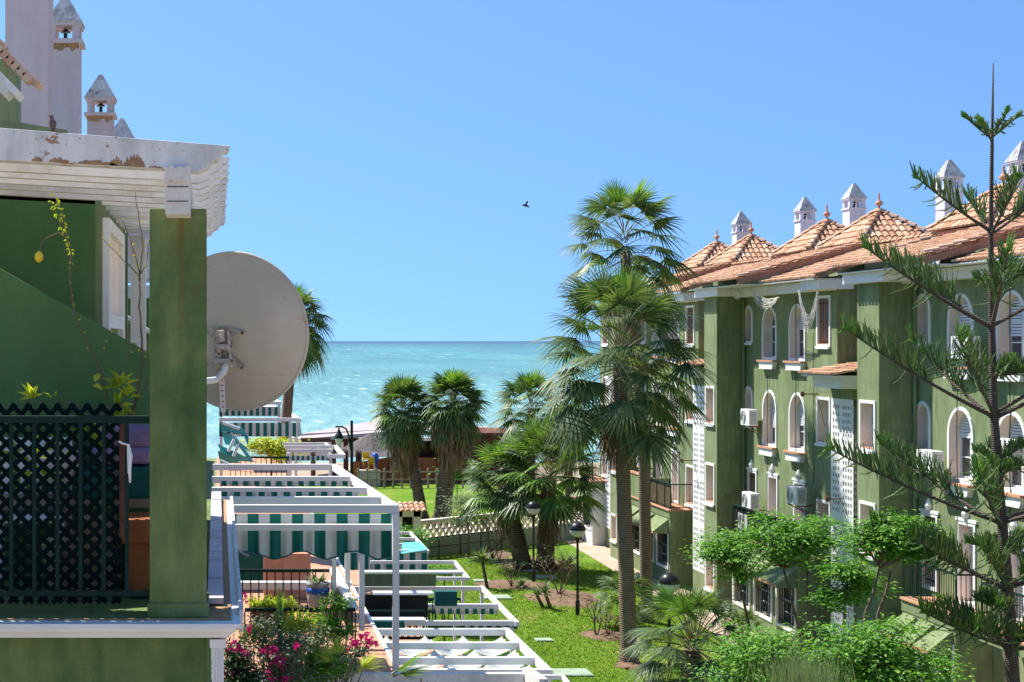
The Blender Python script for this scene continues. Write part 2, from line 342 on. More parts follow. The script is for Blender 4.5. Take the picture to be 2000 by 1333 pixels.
def seamat():
    m, nt, b = _new('sea_water'); p = _pos(nt)
    sx = nt.nodes.new('ShaderNodeSeparateXYZ'); nt.links.new(p, sx.inputs[0])
    lg = nt.nodes.new('ShaderNodeMath'); lg.operation = 'LOGARITHM'; lg.inputs[1].default_value = 10; nt.links.new(sx.outputs['Y'], lg.inputs[0])
    n0 = _noise(nt, 1.0, 3, 0.6, _map(nt, (0.003, 0.012, 1)))
    ad = nt.nodes.new('ShaderNodeMath'); ad.operation = 'MULTIPLY_ADD'; nt.links.new(n0.outputs[0], ad.inputs[0]); ad.inputs[1].default_value = 0.35
    nt.links.new(lg.outputs[0], ad.inputs[2])
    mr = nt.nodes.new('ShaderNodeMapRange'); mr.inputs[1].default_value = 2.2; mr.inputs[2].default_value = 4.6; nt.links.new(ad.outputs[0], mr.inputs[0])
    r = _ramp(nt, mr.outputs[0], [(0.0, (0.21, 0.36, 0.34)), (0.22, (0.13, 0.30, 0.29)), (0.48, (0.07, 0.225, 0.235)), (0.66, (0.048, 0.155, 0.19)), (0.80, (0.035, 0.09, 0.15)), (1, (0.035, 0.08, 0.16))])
    n1 = _noise(nt, 1.0, 8, 0.68, _map(nt, (0.42, 0.075, 1)), 0.4)
    n2 = _noise(nt, 1.0, 8, 0.68, _map(nt, (0.13, 0.010, 1)), 0.4)
    n3 = _noise(nt, 1.0, 6, 0.65, _map(nt, (0.006, 0.0035, 1)), 0.3)
    near = nt.nodes.new('ShaderNodeMapRange'); near.inputs[1].default_value = 400; near.inputs[2].default_value = 900; nt.links.new(sx.outputs['Y'], near.inputs[0])
    h = _mix(nt, near.outputs[0], n1.outputs[0], n2.outputs[0])
    hm = _mix(nt, 0.5, h, n3.outputs[0])
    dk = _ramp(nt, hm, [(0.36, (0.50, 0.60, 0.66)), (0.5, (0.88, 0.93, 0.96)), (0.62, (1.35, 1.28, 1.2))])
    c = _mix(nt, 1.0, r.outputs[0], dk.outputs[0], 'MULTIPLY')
    foam_glint = _ramp(nt, h, [(0.60, (0, 0, 0)), (0.68, (0.8, 0.8, 0.8))])  # white flecks: whitecaps together with glints put into the water colour
    c = _mix(nt, foam_glint.outputs[0], c, (0.75, 0.82, 0.82))
    nt.links.new(c, b.inputs['Base Color']); b.inputs['Roughness'].default_value = 0.45
    b.inputs['Specular IOR Level'].default_value = 0.35
    _bump(nt, b, h, 0.8, 0.9); return m
M['sea'] = seamat()

# ------------------------------------------------------------ ground, sea
def sheet(name, pts, z, mat, thick=0.0, kind='structure', sub=0):
    mb = MB(); tri = tessellate_polygon([[Vector((p[0], p[1], 0)) for p in pts]])
    mb.add([(p[0], p[1], z) for p in pts], [tuple(t) for t in tri])
    # keep every face pointing up
    fs = []
    for f in mb.f:
        a, b_, c = [Vector(mb.v[i]) for i in f]
        fs.append(f if (b_-a).cross(c-a).z > 0 else tuple(reversed(f)))
    mb.f = fs
    o = mb.build(name, mat); tag(o, kind=kind); return o
sheet('ground', [(-4000, -300), (4000, -300), (4000, 60), (4000, 108), (-4000, 108), (-4000, 60)], -0.03, M['sand'])
mb = MB(); mb.add([(-4000, 108, -0.03), (4000, 108, -0.03), (4000, 132, -1.4), (-4000, 132, -1.4)], [(0, 1, 2, 3)]); tag(mb.build('beach', M['sand']), kind='structure')
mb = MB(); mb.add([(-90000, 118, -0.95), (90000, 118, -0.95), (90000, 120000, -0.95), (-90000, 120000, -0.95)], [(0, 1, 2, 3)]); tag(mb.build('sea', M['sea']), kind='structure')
wl0 = G(800, 1092); wl1 = Vector((19.2, 70.8, 0)); 
lawn_r = [G(1100, 1057), G(1160, 1092), G(1230, 1135), G(1330, 1200), G(1480, 1290)]
sheet('lawn', [(6.0, 14), (15.6, 14), (15.6, 30)]+[(p.x, p.y) for p in reversed(lawn_r)]+[(6.0, 61.5)], 0.0, M['grass'])
sheet('far_lawn', [(-10, 66), (18, 71.5), (30, 96), (-20, 96)], 0.004, M['grass'])
pr = [G(1155, 1060), (17.45, 60), (17.45, 30), (17.45, 12)]
sheet('path', [(p.x, p.y) for p in lawn_r]+[(15.6, 30), (15.6, 12), (19.5, 12), (19.5, 30), (19.5, 72), (17.4, 69.0)], 0.012, M['path'])
sheet('garden_path', [(6.0, 61.5), (lawn_r[0].x, lawn_r[0].y), (17.4, 69.0), (6.0, 62.6)], 0.010, M['path'])
def bed(u, v, rx, ry, seed=0):
    c = G(u, v); rr = random.Random(seed); pts = []
    for k in range(22):
        a = 2*pi*k/22; q = 1+rr.uniform(-0.16, 0.16); pts.append((c.x+cos(a)*rx*q, c.y+sin(a)*ry*q))
    mb = MB(); vs = [(c.x, c.y, 0.10)]+[(c.x+(x-c.x)*0.7, c.y+(y-c.y)*0.7, 0.08+rr.uniform(-.02, .02)) for x, y in pts]+[(x, y, 0.006) for x, y in pts]
    n = len(pts); fs = [(0, 1+i, 1+(i+1) % n) for i in range(n)]+[(1+i, 1+n+i, 1+n+(i+1) % n, 1+(i+1) % n) for i in range(n)]
    mb.add(vs, fs)
    for k in range(26):
        a = rr.uniform(0, 2*pi); q = rr.uniform(0, 0.95)
        mb.ball((c.x+cos(a)*rx*q, c.y+sin(a)*ry*q, 0.09*(1-q*.6)), rr.uniform(.03, .09), rr.uniform(.03, .09), rr.uniform(.02, .05), 6)
    tag(mb.build('soil', M['soil'], smooth=True), kind='structure')
bed(1098, 1168, 1.35, 1.9, 1); bed(1180, 1242, 0.75, 0.8, 2); bed(1005, 1143, 1.5, 1.1, 3); bed(965, 1082, 0.9, 1.2, 4); bed(1045, 1104, 1.6, 2.0, 5); bed(1232, 1302, 0.45, 0.5, 6)
# short blades standing on the lawn
mb = MB()
rg = random.Random(5); beds = [(G(1098, 1168), 1.35, 1.9), (G(1180, 1242), .75, .8), (G(1005, 1143), 1.5, 1.1), (G(965, 1082), .9, 1.2), (G(1045, 1104), 1.6, 2.0)]
def edge_x(y):
    pts = sorted([(p.y, p.x) for p in lawn_r])
    if y < pts[0][0]: return pts[0][1]
    for (a, xa), (b, xb) in zip(pts, pts[1:]):
        if a <= y <= b: return xa+(xb-xa)*(y-a)/(b-a)
    return pts[-1][1]
cnt = 0
while cnt < 55000:
    y = 34+27.5*rg.random()**1.0; x = rg.uniform(7.0, min(16.5, edge_x(y)))
    if any(((x-c.x)/a)**2+((y-c.y)/b)**2 < 0.95 for c, a, b in beds): continue
    a = rg.uniform(0, 2*pi); h = rg.uniform(.03, .075); wd = rg.uniform(.012, .03)
    n = len(mb.v); dx, dy = cos(a)*wd, sin(a)*wd; lx, ly = rg.uniform(-.04, .04), rg.uniform(-.04, .04)
    mb.v += [(x-dx, y-dy, 0), (x+dx, y+dy, 0), (x+lx, y+ly, h)]; mb.f.append((n, n+1, n+2)); mb.m.append(0); cnt += 1
tag(mb.build('grass', M['blade']), 'short bright green grass blades covering the garden lawn', 'grass', kind='stuff')

# ------------------------------------------------------------ roof tiles
def tile_column(mb, p0, up, side, nrm, L, r=0.10, tl=0.36):
    "one column of barrel tiles from eave point p0 up the slope"
    n = max(1, int(math.ceil(L/tl)))
    for k in range(n):
        a = k*tl; b = min(L, a+tl*1.06)
        if b-a < 0.04: continue
        vs = []
        j = R.uniform(-.006, .006); hz = R.uniform(-0.004, 0.006)
        for (t, rr, lift) in ((a, r, 0.03), (b, r*0.84, 0.0)):
            c = p0+up*t+side*j+nrm*(lift+hz)
            for q in range(6):
                an = pi*q/5; vs.append(c+side*cos(an)*rr+nrm*sin(an)*rr*0.8)
        mb.add(vs, [(q, q+1, q+7, q+6) for q in range(5)]+[(0, 5, 4, 3, 2, 1)])
def tiled_plane(tiles, base, e0, e1, r0, r1, pitch=0.195, r=0.080, under=True):
    "e0-e1 eave line, r0-r1 top line (r may be shorter: hips)"
    e0, e1, r0, r1 = map(Vector, (e0, e1, r0, r1)); side = (e1-e0); Wd = side.length; side.normalize()
    nrm = side.cross((r0-e0) if (r0-e0).length > 1e-3 else (r1-e1)).normalized()
    if nrm.z < 0: nrm = -nrm
    up = nrm.cross(side).normalized()
    if up.z < 0: up = -up
    base.add([e0, e1, r1, r0], [(0, 1, 2, 3)], 0)
    Lm = (r0-e0).dot(up); a0 = (r0-e0).dot(side); a1 = Wd-(r1-e0).dot(side)
    n = int(Wd/pitch)
    for i in range(n):
        t = (i+0.5)*Wd/n; L = Lm
        if a0 > 1e-3 and t < a0: L = Lm*t/a0
        if a1 > 1e-3 and Wd-t < a1: L = min(L, Lm*(Wd-t)/a1)
        tile_column(tiles, e0+side*t-up*0.05, up, side, nrm, L+0.05, r)
def ridge(tiles, a, b, r=0.11, tl=0.36):
    a = Vector(a); b = Vector(b); d = (b-a); L = d.length; d.normalize(); s = d.cross(Vector((0, 0, 1))).normalized(); n = s.cross(d)
    tile_column(tiles, a+n*0.02, d, s, n, L, r, tl)

# ------------------------------------------------------------ windows
def arch_loop(yc, w_, z0, z1, arch, n=10, grow=0.0):
    hw = w_/2+grow; z0 -= grow
    if not arch: return [(yc-hw, z0), (yc+hw, z0), (yc+hw, z1+grow), (yc-hw, z1+grow)]
    zs = z1-w_/2*1.15; pts = [(yc-hw, z0), (yc+hw, z0)]
    for k in range(n+1):
        a = pi*k/n; pts.append((yc+hw*cos(a), zs+(w_/2*1.15+grow)*sin(a)))
    return pts
def wall_with_holes(mb, X, y0, y1, z0, z1, holes, m=0, face=-1):
    outer = [(y0, z0), (y1, z0), (y1, z1), (y0, z1)]
    loops = [[Vector((y, z, 0)) for y, z in l] for l in [outer]+holes]
    tri = tessellate_polygon(loops); flat = [(X, p.x, p.y) for l in loops for p in l]
    fs = []
    for t in tri:
        a, b, c = [Vector(flat[i]) for i in t]; nx = (b-a).cross(c-a).x
        fs.append(tuple(t) if nx*face > 0 else tuple(reversed(t)))
    mb.add(flat, fs, m)
def window(parent, X, yc, w_, z0, z1, arch, sill='arch', depth=0.30, fill='window', band=0.085, shut=0.0, pediment=False, grille=False, rev=None, label=None):
    mb = MB(); inner = arch_loop(yc, w_, z0, z1, arch); outer = arch_loop(yc, w_, z0, z1, arch, grow=band); n = len(inner)
    pr = 0.035
    for i in range(n):
        j = (i+1) % n
        a, b, c, d = inner[i], inner[j], outer[j], outer[i]
        mb.quad((X-pr, a[0], a[1]), (X-pr, b[0], b[1]), (X-pr, c[0], c[1]), (X-pr, d[0], d[1]), 0)
        mb.quad((X-pr, d[0], d[1]), (X-pr, c[0], c[1]), (X, c[0], c[1]), (X, d[0], d[1]), 0)
        mb.quad((X-pr, b[0], b[1]), (X-pr, a[0], a[1]), (X+depth, a[0], a[1]), (X+depth, b[0], b[1]), 1)
    if pediment:
        mb.box(X-.05, yc-w_/2-.16, z1+.085, X, yc+w_/2+.16, z1+.16); mb.lathe([(.09, 0), (.11, .12), (.05, .26), (.02, .3)], (X-.03, yc, z1+.16), 8)
    wn = mb.build('window', [M['white'], rev or M['cream']], parent)
    if label: wn['label'] = label
    Xf = X+depth-0.05
    fr = MB(); pn = MB(); fw = 0.055
    il = arch_loop(yc, w_, z0, z1, arch, grow=-fw)
    for i in range(n):
        j = (i+1) % n; a, b, c, d = inner[i], inner[j], il[j], il[i]
        fr.quad((Xf, a[0], a[1]), (Xf, d[0], d[1]), (Xf, c[0], c[1]), (Xf, b[0], b[1]))
        fr.quad((Xf, d[0], d[1]), (Xf+.05, d[0], d[1]), (Xf+.05, c[0], c[1]), (Xf, c[0], c[1]))
    fr.box(Xf-.01, yc-.035, z0, Xf+.04, yc+.035, z1-.06)
    hz = z0+(z1-z0)*(0.62 if arch else 0.5)
    fr.box(Xf-.008, yc-w_/2+.02, hz-.03, Xf+.04, yc+w_/2-.02, hz+.03)
    fr.box(Xf+.0, yc-w_/2+.02, z0+(hz-z0)*.5-.015, Xf+.035, yc+w_/2-.02, z0+(hz-z0)*.5+.015)
    pn.add([(Xf+.03, y, z) for y, z in inner], [tuple(reversed(range(n)))])
    if fill == 'shutter':
        sh = MB(); zb = z0+(z1-z0)*shut; k = int((z1-zb)/.07)
        for q in range(k):
            sh.box(Xf-.03, yc-w_/2+.03, zb+q*.07, Xf-.012, yc+w_/2-.03, zb+q*.07+.055)
        sh.build('shutter', M['shutter'], wn)
    fr.build('frame', M['white'], wn); pn.build('pane', M['glass'], wn)
    if grille:
        gr = MB(); k = max(3, int(w_/.13))
        for q in range(k+1): y = yc-w_/2+.04+q*(w_-.08)/k; gr.box(X+.03, y-.009, z0+.02, X+.05, y+.009, z1-.02)
        for z in (z0+.15, (z0+z1)/2, z1-.15): gr.box(X+.025, yc-w_/2, z-.015, X+.045, yc+w_/2, z+.015)
        gr.build('grille', M['dgreen'] if grille is True else M[grille], wn)
    if sill == 'arch':
        s = MB(); a = w_/2+band+.06
        s.box(X-.20, yc-a, z0-band-.06, X, yc+a, z0-band+.0, 1)
        s.prismx([(yc-a+.04, z0-band-.06), (yc+a-.04, z0-band-.06), (yc+a-.14, z0-band-.26), (yc-a+.14, z0-band-.26)], X-.15, X)
        s.box(X-.17, yc-a+.12, z0-band-.30, X, yc+a-.12, z0-band-.26)
        s.build('sill', [M['white'], M['salmon']], wn)
    elif sill == 'flat':
        s = MB(); s.box(X-.09, yc-w_/2-band, z0-band-.05, X-.036, yc+w_/2+band, z0-band+.03, 0); s.box(X-.02, yc-w_/2+.01, z0+.002, X+depth-.08, yc+w_/2-.01, z0+.03, 1)
        s.build('sill', [M['white'], M['salmon']], wn)
    return wn, inner
def railing(name, a, b, z, h, parent, mat, gap=.12, post=True, label=None):
    mb = MB(); a = Vector((a[0], a[1], z)); b = Vector((b[0], b[1], z)); L = (b-a).length; n = max(2, int(L/gap))
    mb.bar(a+Vector((0, 0, h)), b+Vector((0, 0, h)), .05, .04); mb.bar(a+Vector((0, 0, .09)), b+Vector((0, 0, .09)), .03, .03)
    for k in range(n+1):
        p = a.lerp(b, k/n); mb.bar(p+Vector((0, 0, .02 if k % 8 == 0 else .09)), p+Vector((0, 0, h)), .03 if k % 8 == 0 else .014, .03 if k % 8 == 0 else .014)
    o = mb.build(name, mat, parent)
    if label: o['label'] = label
    return o
def ac_unit(p, facing, label, w_=.8, h=.55, d=.3, cover=False):
    "p: centre of the back of the box; the long side runs along Y, the back faces +X"
    x, y, z = p; t = thing('air_conditioner', (x, y, z), label, 'air conditioner', 'outdoor air conditioners on the right apartment block')
    mb = MB(); mb.box(x-d, y-w_/2, z, x, y+w_/2, z+h); mb.build('casing', M['white'], t, bevel=.015)
    f = MB(); n = 20
    for r_ in (.22, .17, .12, .07):
        for k in range(n):
            a, b = 2*pi*k/n, 2*pi*(k+1)/n
            f.bar((x-d-.008, y+.12+cos(a)*r_, z+h/2+sin(a)*r_), (x-d-.008, y+.12+cos(b)*r_, z+h/2+sin(b)*r_), .008, .012)
    f.build('fan_grille', M['grey'], t)
    g = MB()
    for k in range(9): g.box(x-d+.04, y-w_/2-.006, z+.08+k*.045, x-.04, y-w_/2, z+.10+k*.045)
    g.build('vent', M['grey'], t)
    for q in (-1, 1):
        b = MB(); yq = y+q*(w_/2-.12); b.box(x-d, yq-.02, z-.04, x+.25, yq+.02, z-.002); b.bar((x-d+.05, yq, z-.03), (x+.22, yq, z-.28), .03, .03); b.build('bracket', M['rust'], t)
    return t

# ------------------------------------------------------------ right-hand apartment block
def finial(parent, x, y, z):
    mb = MB(); mb.lathe([(.10*K, -.02), (.10*K, .04), (.035*K, .12), (.03*K, .22), (.09*K, .27), (.105*K, .33), (.07*K, .39), (.025*K, .44), (.03*K, .50), (.02*K, .56), (.03*K, .6), (.003, .74)], (x, y, z), 10)
    return mb.build('finial', M['salmon'], parent, smooth=True)
def pot_chimney(parent, x, y, zb, zt, w_, name='chimney', mat=None, capmat=None, body=None, patch=False, lant=None):
    "square shaft, open lantern on corner posts, pointed cement cap; zt = tip"
    h = w_/2; mb = MB(); ch = w_*.98; lh = w_*0.58; zc = zt-ch; zl = zc-lh
    mb.box(x-h, y-h, zb, x+h, y+h, zl-.06)
    o = mb.build(name, mat or M['lilac'], parent)
    l = MB(); l.box(x-h-.05, y-h-.05, zl-.06, x+h+.05, y+h+.05, zl, 0)
    q = w_*.11
    for i in (-1, 1):
        for j in (-1, 1): l.box(x+i*(h-q)-q, y+j*(h-q)-q, zl, x+i*(h-q)+q, y+j*(h-q)+q, zc-.05)
    l.box(x-.06*w_, y-.06*w_, zl, x+.06*w_, y+.06*w_, zl+lh*.5, 1); l.lathe([(w_*.19, 0), (w_*.02, w_*.14)], (x, y, zl+lh*.55), 8, 1)
    l.build('lantern', [lant or M['lilac'], M['black']], o)
    c = MB(); e = h+.07*w_
    c.box(x-e, y-e, zc-.05, x+e, y+e, zc, 1)
    k = w_*.07
    c.add([(x-e-.02, y-e-.02, zc), (x+e+.02, y-e-.02, zc), (x+e+.02, y+e+.02, zc), (x-e-.02, y+e+.02, zc), (x-k, y-k, zt), (x+k, y-k, zt), (x+k, y+k, zt), (x-k, y+k, zt)],
          [(3, 2, 1, 0), (0, 1, 5, 4), (1, 2, 6, 5), (2, 3, 7, 6), (3, 0, 4, 7), (4, 5, 6, 7)], 0)
    c.build('cap', [capmat or M['cement'], lant or M['lilac']], o)
    if patch:
        p_ = MB(); rr = random.Random(3); n = 9
        vs = []
        for i in range(n+1):
            vs.append((x-h+w_*i/n, y-h-.006, zl-.06)); vs.append((x-h+w_*i/n, y-h-.006, zl-.06-w_*rr.uniform(.12, .32)))
        p_.add(vs, [(2*i, 2*i+1, 2*i+3, 2*i+2) for i in range(n)]); p_.build('bare_patch', M['render'], o)
    return o
def k_(x): return x*K
def ZO(z): return H+z*K          # height from "old unit" height relative to the eye
UL = ['farthest green apartment block of the right row, next to the cream lattice wall',
      'green apartment block behind the two tallest palms, second from the far end',
      'green apartment block in mid row with netting draped under its eaves',
      'nearest green apartment block at the right edge behind the araucaria']
def unit(i, Y0):
    "Y0 (old units): plane of the near side of the projecting bay"
    t = thing('apartment_building', (k_(17), k_(Y0-3), 0), UL[i], 'building', 'green apartment blocks of the right row')
    XF, XC = k_(14.25), k_(13.5); y0 = k_(Y0); yb = k_(Y0-5.8); yc1 = k_(Y0+1.0)
    zt = ZO(1.50)
    wins = []
    def yo(s): return k_(14.25*2800/s-38.77+Y0)      # pixel column on unit in the middle -> depth
    def add(s0, s1, z1, z0, **kw):
        a, b = yo(s1), yo(s0); wins.append((XF, (a+b)/2, abs(b-a)-.17, ZO(z0)+.06, ZO(z1)-.07, kw))
    add(1029.5, 1046, .95, -.05, arch=True, sill='flat', fill='window')
    for (a, b) in ((1065, 1093), (1117, 1149)):
        q = R.random(); add(a, b, .91, -.47, arch=True, sill='arch', **({'fill': 'shutter', 'shut': R.uniform(.3, .75)} if q < .35 else {}))
        add(a, b, -1.27, -2.70, arch=True, sill='arch', fill='shutter', shut=R.uniform(.15, .85))
    add(1029.5, 1046, -1.22, -2.28, arch=True, sill='flat')
    add(1171, 1198, 1.06, -.13, arch=False, sill='flat', grille='brown')
    add(1171, 1198, -1.33, -2.42, arch=False, sill='flat')
    add(1171, 1198, -3.75, -4.95, arch=False, sill='flat')
    add(1036, 1054, -3.45, -4.95, arch=False, sill='none', pediment=True, grille=True)
    add(1076, 1095, -3.45, -5.02, arch=False, sill='none', pediment=True, fill='shutter')
    add(1126, 1148, -3.45, -5.02, arch=False, sill='none', pediment=True, fill='shutter')
    holes = []
    for X, yc, w_, z0, z1, kw in wins:
        kw = dict(kw); window(t, X, yc, w_, z0, z1, **kw); holes.append(arch_loop(yc, w_, z0, z1, kw['arch']))
    wall = MB(); wall_with_holes(wall, XF, yb, y0, 0, zt, holes)
    # near gable, back, top of main body
    xb = k_(22)
    wall.add([(XF, yb, 0), (xb, yb, 0), (xb, yb, zt), (XF, yb, zt)], [(0, 1, 2, 3)])
    wall.add([(xb, yb, 0), (xb, yc1, 0), (xb, yc1, zt), (xb, yb, zt)], [(0, 1, 2, 3)])
    wall.add([(XF, yc1, 0), (xb, yc1, 0), (xb, yc1, zt), (XF, yc1, zt)], [(3, 2, 1, 0)])
    # projecting bay
    cw = []
    for (a, b, lab) in ((-1.24, -2.27, 1), (-3.35, -4.45, 2), (-5.9, -6.8, 3)):
        cw.append(((y0+yc1)/2, .78, ZO(b)+.05, ZO(a)-.07))
    for yc, w_, z0, z1 in cw: window(t, XC, yc, w_, z0, z1, False, sill='flat')
    wall_with_holes(wall, XC, y0, yc1, 0, zt, [arch_loop(yc, w_, z0, z1, False) for yc, w_, z0, z1 in cw])
    wall.add([(XC, y0, 0), (XF, y0, 0), (XF, y0, zt), (XC, y0, zt)], [(0, 1, 2, 3)])
    wall.add([(XC, yc1, 0), (XF, yc1, 0), (XF, yc1, zt), (XC, yc1, zt)], [(3, 2, 1, 0)])
    # link wall towards the nearer neighbour
    wall.box(k_(15.0), k_(Y0-8.6), 0, k_(21.5), yb+.01, ZO(1.4))
    wall.build('wall', M['green'], t)
    for z in (-.95, -2.2, -3.2, -4.3, -5.6):
        v = MB(); x = k_(13.82); v.box(x-.1, y0-.03, ZO(z), x+.1, y0-.002, ZO(z)+.2)
        for q in range(4): v.box(x-.09, y0-.045, ZO(z)+.02+q*.048, x+.09, y0-.03, ZO(z)+.04+q*.048)
        v.build('air_vent', M['green'], t)
    # lattice stair shaft with its own little roof
    s0, s1 = k_(Y0-7.2), k_(Y0-6.05); xl = k_(14.0)
    sh = MB(); cols_, rows = 8, 34; zl0, zl1 = .9, ZO(-1.30); holes = []
    for c in range(cols_):
        for r_ in range(rows):
            if r_ % 9 == 8 or c == 4: continue
            yy = s0+.10+(s1-s0-.16)*c/cols_; zz = zl0+.1+(zl1-zl0-.2)*r_/rows; dy = (s1-s0-.16)/cols_*.55; dz = (zl1-zl0-.2)/rows*.55
            holes.append([(yy, zz), (yy+dy, zz), (yy+dy, zz+dz), (yy, zz+dz)])
    wall_with_holes(sh, xl, s0, s1, zl0, zl1, holes)
    sh.box(xl+.14, s0+.02, zl0, xl+.16, s1-.02, zl1, 1)
    for h_ in holes:
        (a, b), (c, d) = h_[0], h_[2]
        sh.quad((xl, a, b), (xl+.1, a, b), (xl+.1, c, b), (xl, c, b)); sh.quad((xl, c, b), (xl+.1, c, b), (xl+.1, c, d), (xl, c, d))
    sh.build('lattice_screen', [M['white'], M['concrete']], t)
    g = MB(); g.box(xl+.17, s0+.001, 0, k_(15.02), s1-.001, ZO(-.72)); g.box(xl, s0, 0, xl+.17, s1, zl0-.002); g.box(xl+.0, s0, zl1+.002, xl+.17, s1, ZO(-.85))
    g.build('stair_shaft', M['green'], t)
    tl, bs = MB(), MB(); e = k_(13.35); tiled_plane(tl, bs, (e, s1+.25, ZO(-.74)), (e, s0-.55, ZO(-.74)), (k_(14.75), s1+.25, ZO(-.50)), (k_(14.75), s0-.55, ZO(-.50)))
    po = bs.build('porch_roof', M['tileunder'], t); tl.build('tiles', M['tile'], po)
    f = MB(); f.box(e+.04, s0-.5, ZO(-.80), k_(14.8), s1+.2, ZO(-.755)); f.prismx([(s0-.45, ZO(-.8)), (s1+.1, ZO(-.8)), (s1-.05, ZO(-1.05)), (s0-.35, ZO(-1.05))], k_(13.6), xl-.01); f.build('soffit', M['white'], t)
    # eaves: fascia boxes and soffit
    f = MB(); f.box(k_(13.95), yb+.02, ZO(1.17), XF-.003, y0+.0, ZO(1.40)); f.box(k_(13.78), yb-.12, ZO(1.19), k_(14.6), yb+k_(.95), ZO(1.41))
    f.box(k_(13.32), y0-k_(.55), ZO(1.20), XF-.005, yc1+k_(.3), ZO(1.41)); f.box(k_(13.20), y0-k_(2.6), ZO(1.412), k_(14.6), yc1+k_(.32), ZO(1.44)); f.box(k_(13.66), yb-.15, ZO(1.412), k_(14.6), y0-k_(2.6), ZO(1.44))
    f.build('cornice', M['white'], t, bevel=.01)
    # tiled slope in two steps
    tl, bs = MB(), MB(); ex = k_(13.12); tx = k_(16.4); ez = ZO(1.46); tz = ez+(tx-ex)*.27
    ym = y0-k_(2.6)
    e2 = k_(13.68)
    tiled_plane(tl, bs, (e2, yb-.25, ez), (e2, ym, ez), (tx, yb-.25, tz), (tx, ym, tz))
    tiled_plane(tl, bs, (ex-.02, ym-.05, ez+.13), (ex-.02, yc1+k_(.35), ez+.13), (tx, ym-.05, tz+.13), (tx, yc1+k_(.35), tz+.13))
    bs.box(k_(16.4)-.02, yb-.2, tz-.3, k_(17.2), yc1+.3, tz+.05)
    bs.prism([(ex, ez-.05), (tx, tz-.05), (tx, tz+.13), (ex, ez+.13)], ym-.06, ym+.02); bs.prism([(e2, ez-.05), (tx, tz-.05), (tx, tz), (e2, ez)], yb-.26, yb-.2)
    rf = bs.build('roof', M['tileunder'], t)
    ridge(tl, (ex, ym-.02, ez+.19), (tx, ym-.02, tz+.19)); ridge(tl, (e2, yb-.2, ez+.03), (tx, yb-.2, tz+.03)); ridge(tl, (tx, yb-.2, tz+.08), (tx, yc1+.4, tz+.08))
    tl.build('tiles', M['tile'], rf)
    fl = MB(); fl.box(k_(17.2), k_(Y0-8.5), zt, xb, yc1, ZO(1.8)); fl.build('flat_roof', M['concrete'], t)
    return t, rf
def roof_tower(parent, x, y, hx=1.05*K, hy=1.25*K, ze=None, za=None):
    ze = ZO(2.62); za = ZO(3.56); b = MB(); b.box(x-hx+.18, y-hy+.18, ZO(1.5), x+hx-.18, y+hy-.18, ze-.02)
    tw = b.build('roof_tower', M['green'], parent)
    s = MB(); s.box(x-hx, y-hy, ze-.16, x+hx, y+hy, ze-.03); s.build('eave', M['salmon'], tw)
    tl, bs = MB(), MB(); c = [(x-hx-.06, y-hy-.06, ze), (x+hx+.06, y-hy-.06, ze), (x+hx+.06, y+hy+.06, ze), (x-hx-.06, y+hy+.06, ze)]; ap = (x, y, za)
    for i in range(4): tiled_plane(tl, bs, c[i], c[(i+1) % 4], ap, ap, .235, .10)
    for i in range(4): ridge(tl, Vector(c[i])+Vector((0, 0, .05)), Vector(ap)+Vector((0, 0, .04)))
    o = bs.build('tower_roof', M['tileunder'], tw); tl.build('tiles', M['tile'], o)
    return tw
UY = [38.77+2*9.51, 38.77+9.51, 38.77, 38.77-9.51]
units = []
for i, y in enumerate(UY): units.append(unit(i, y) if i else None)
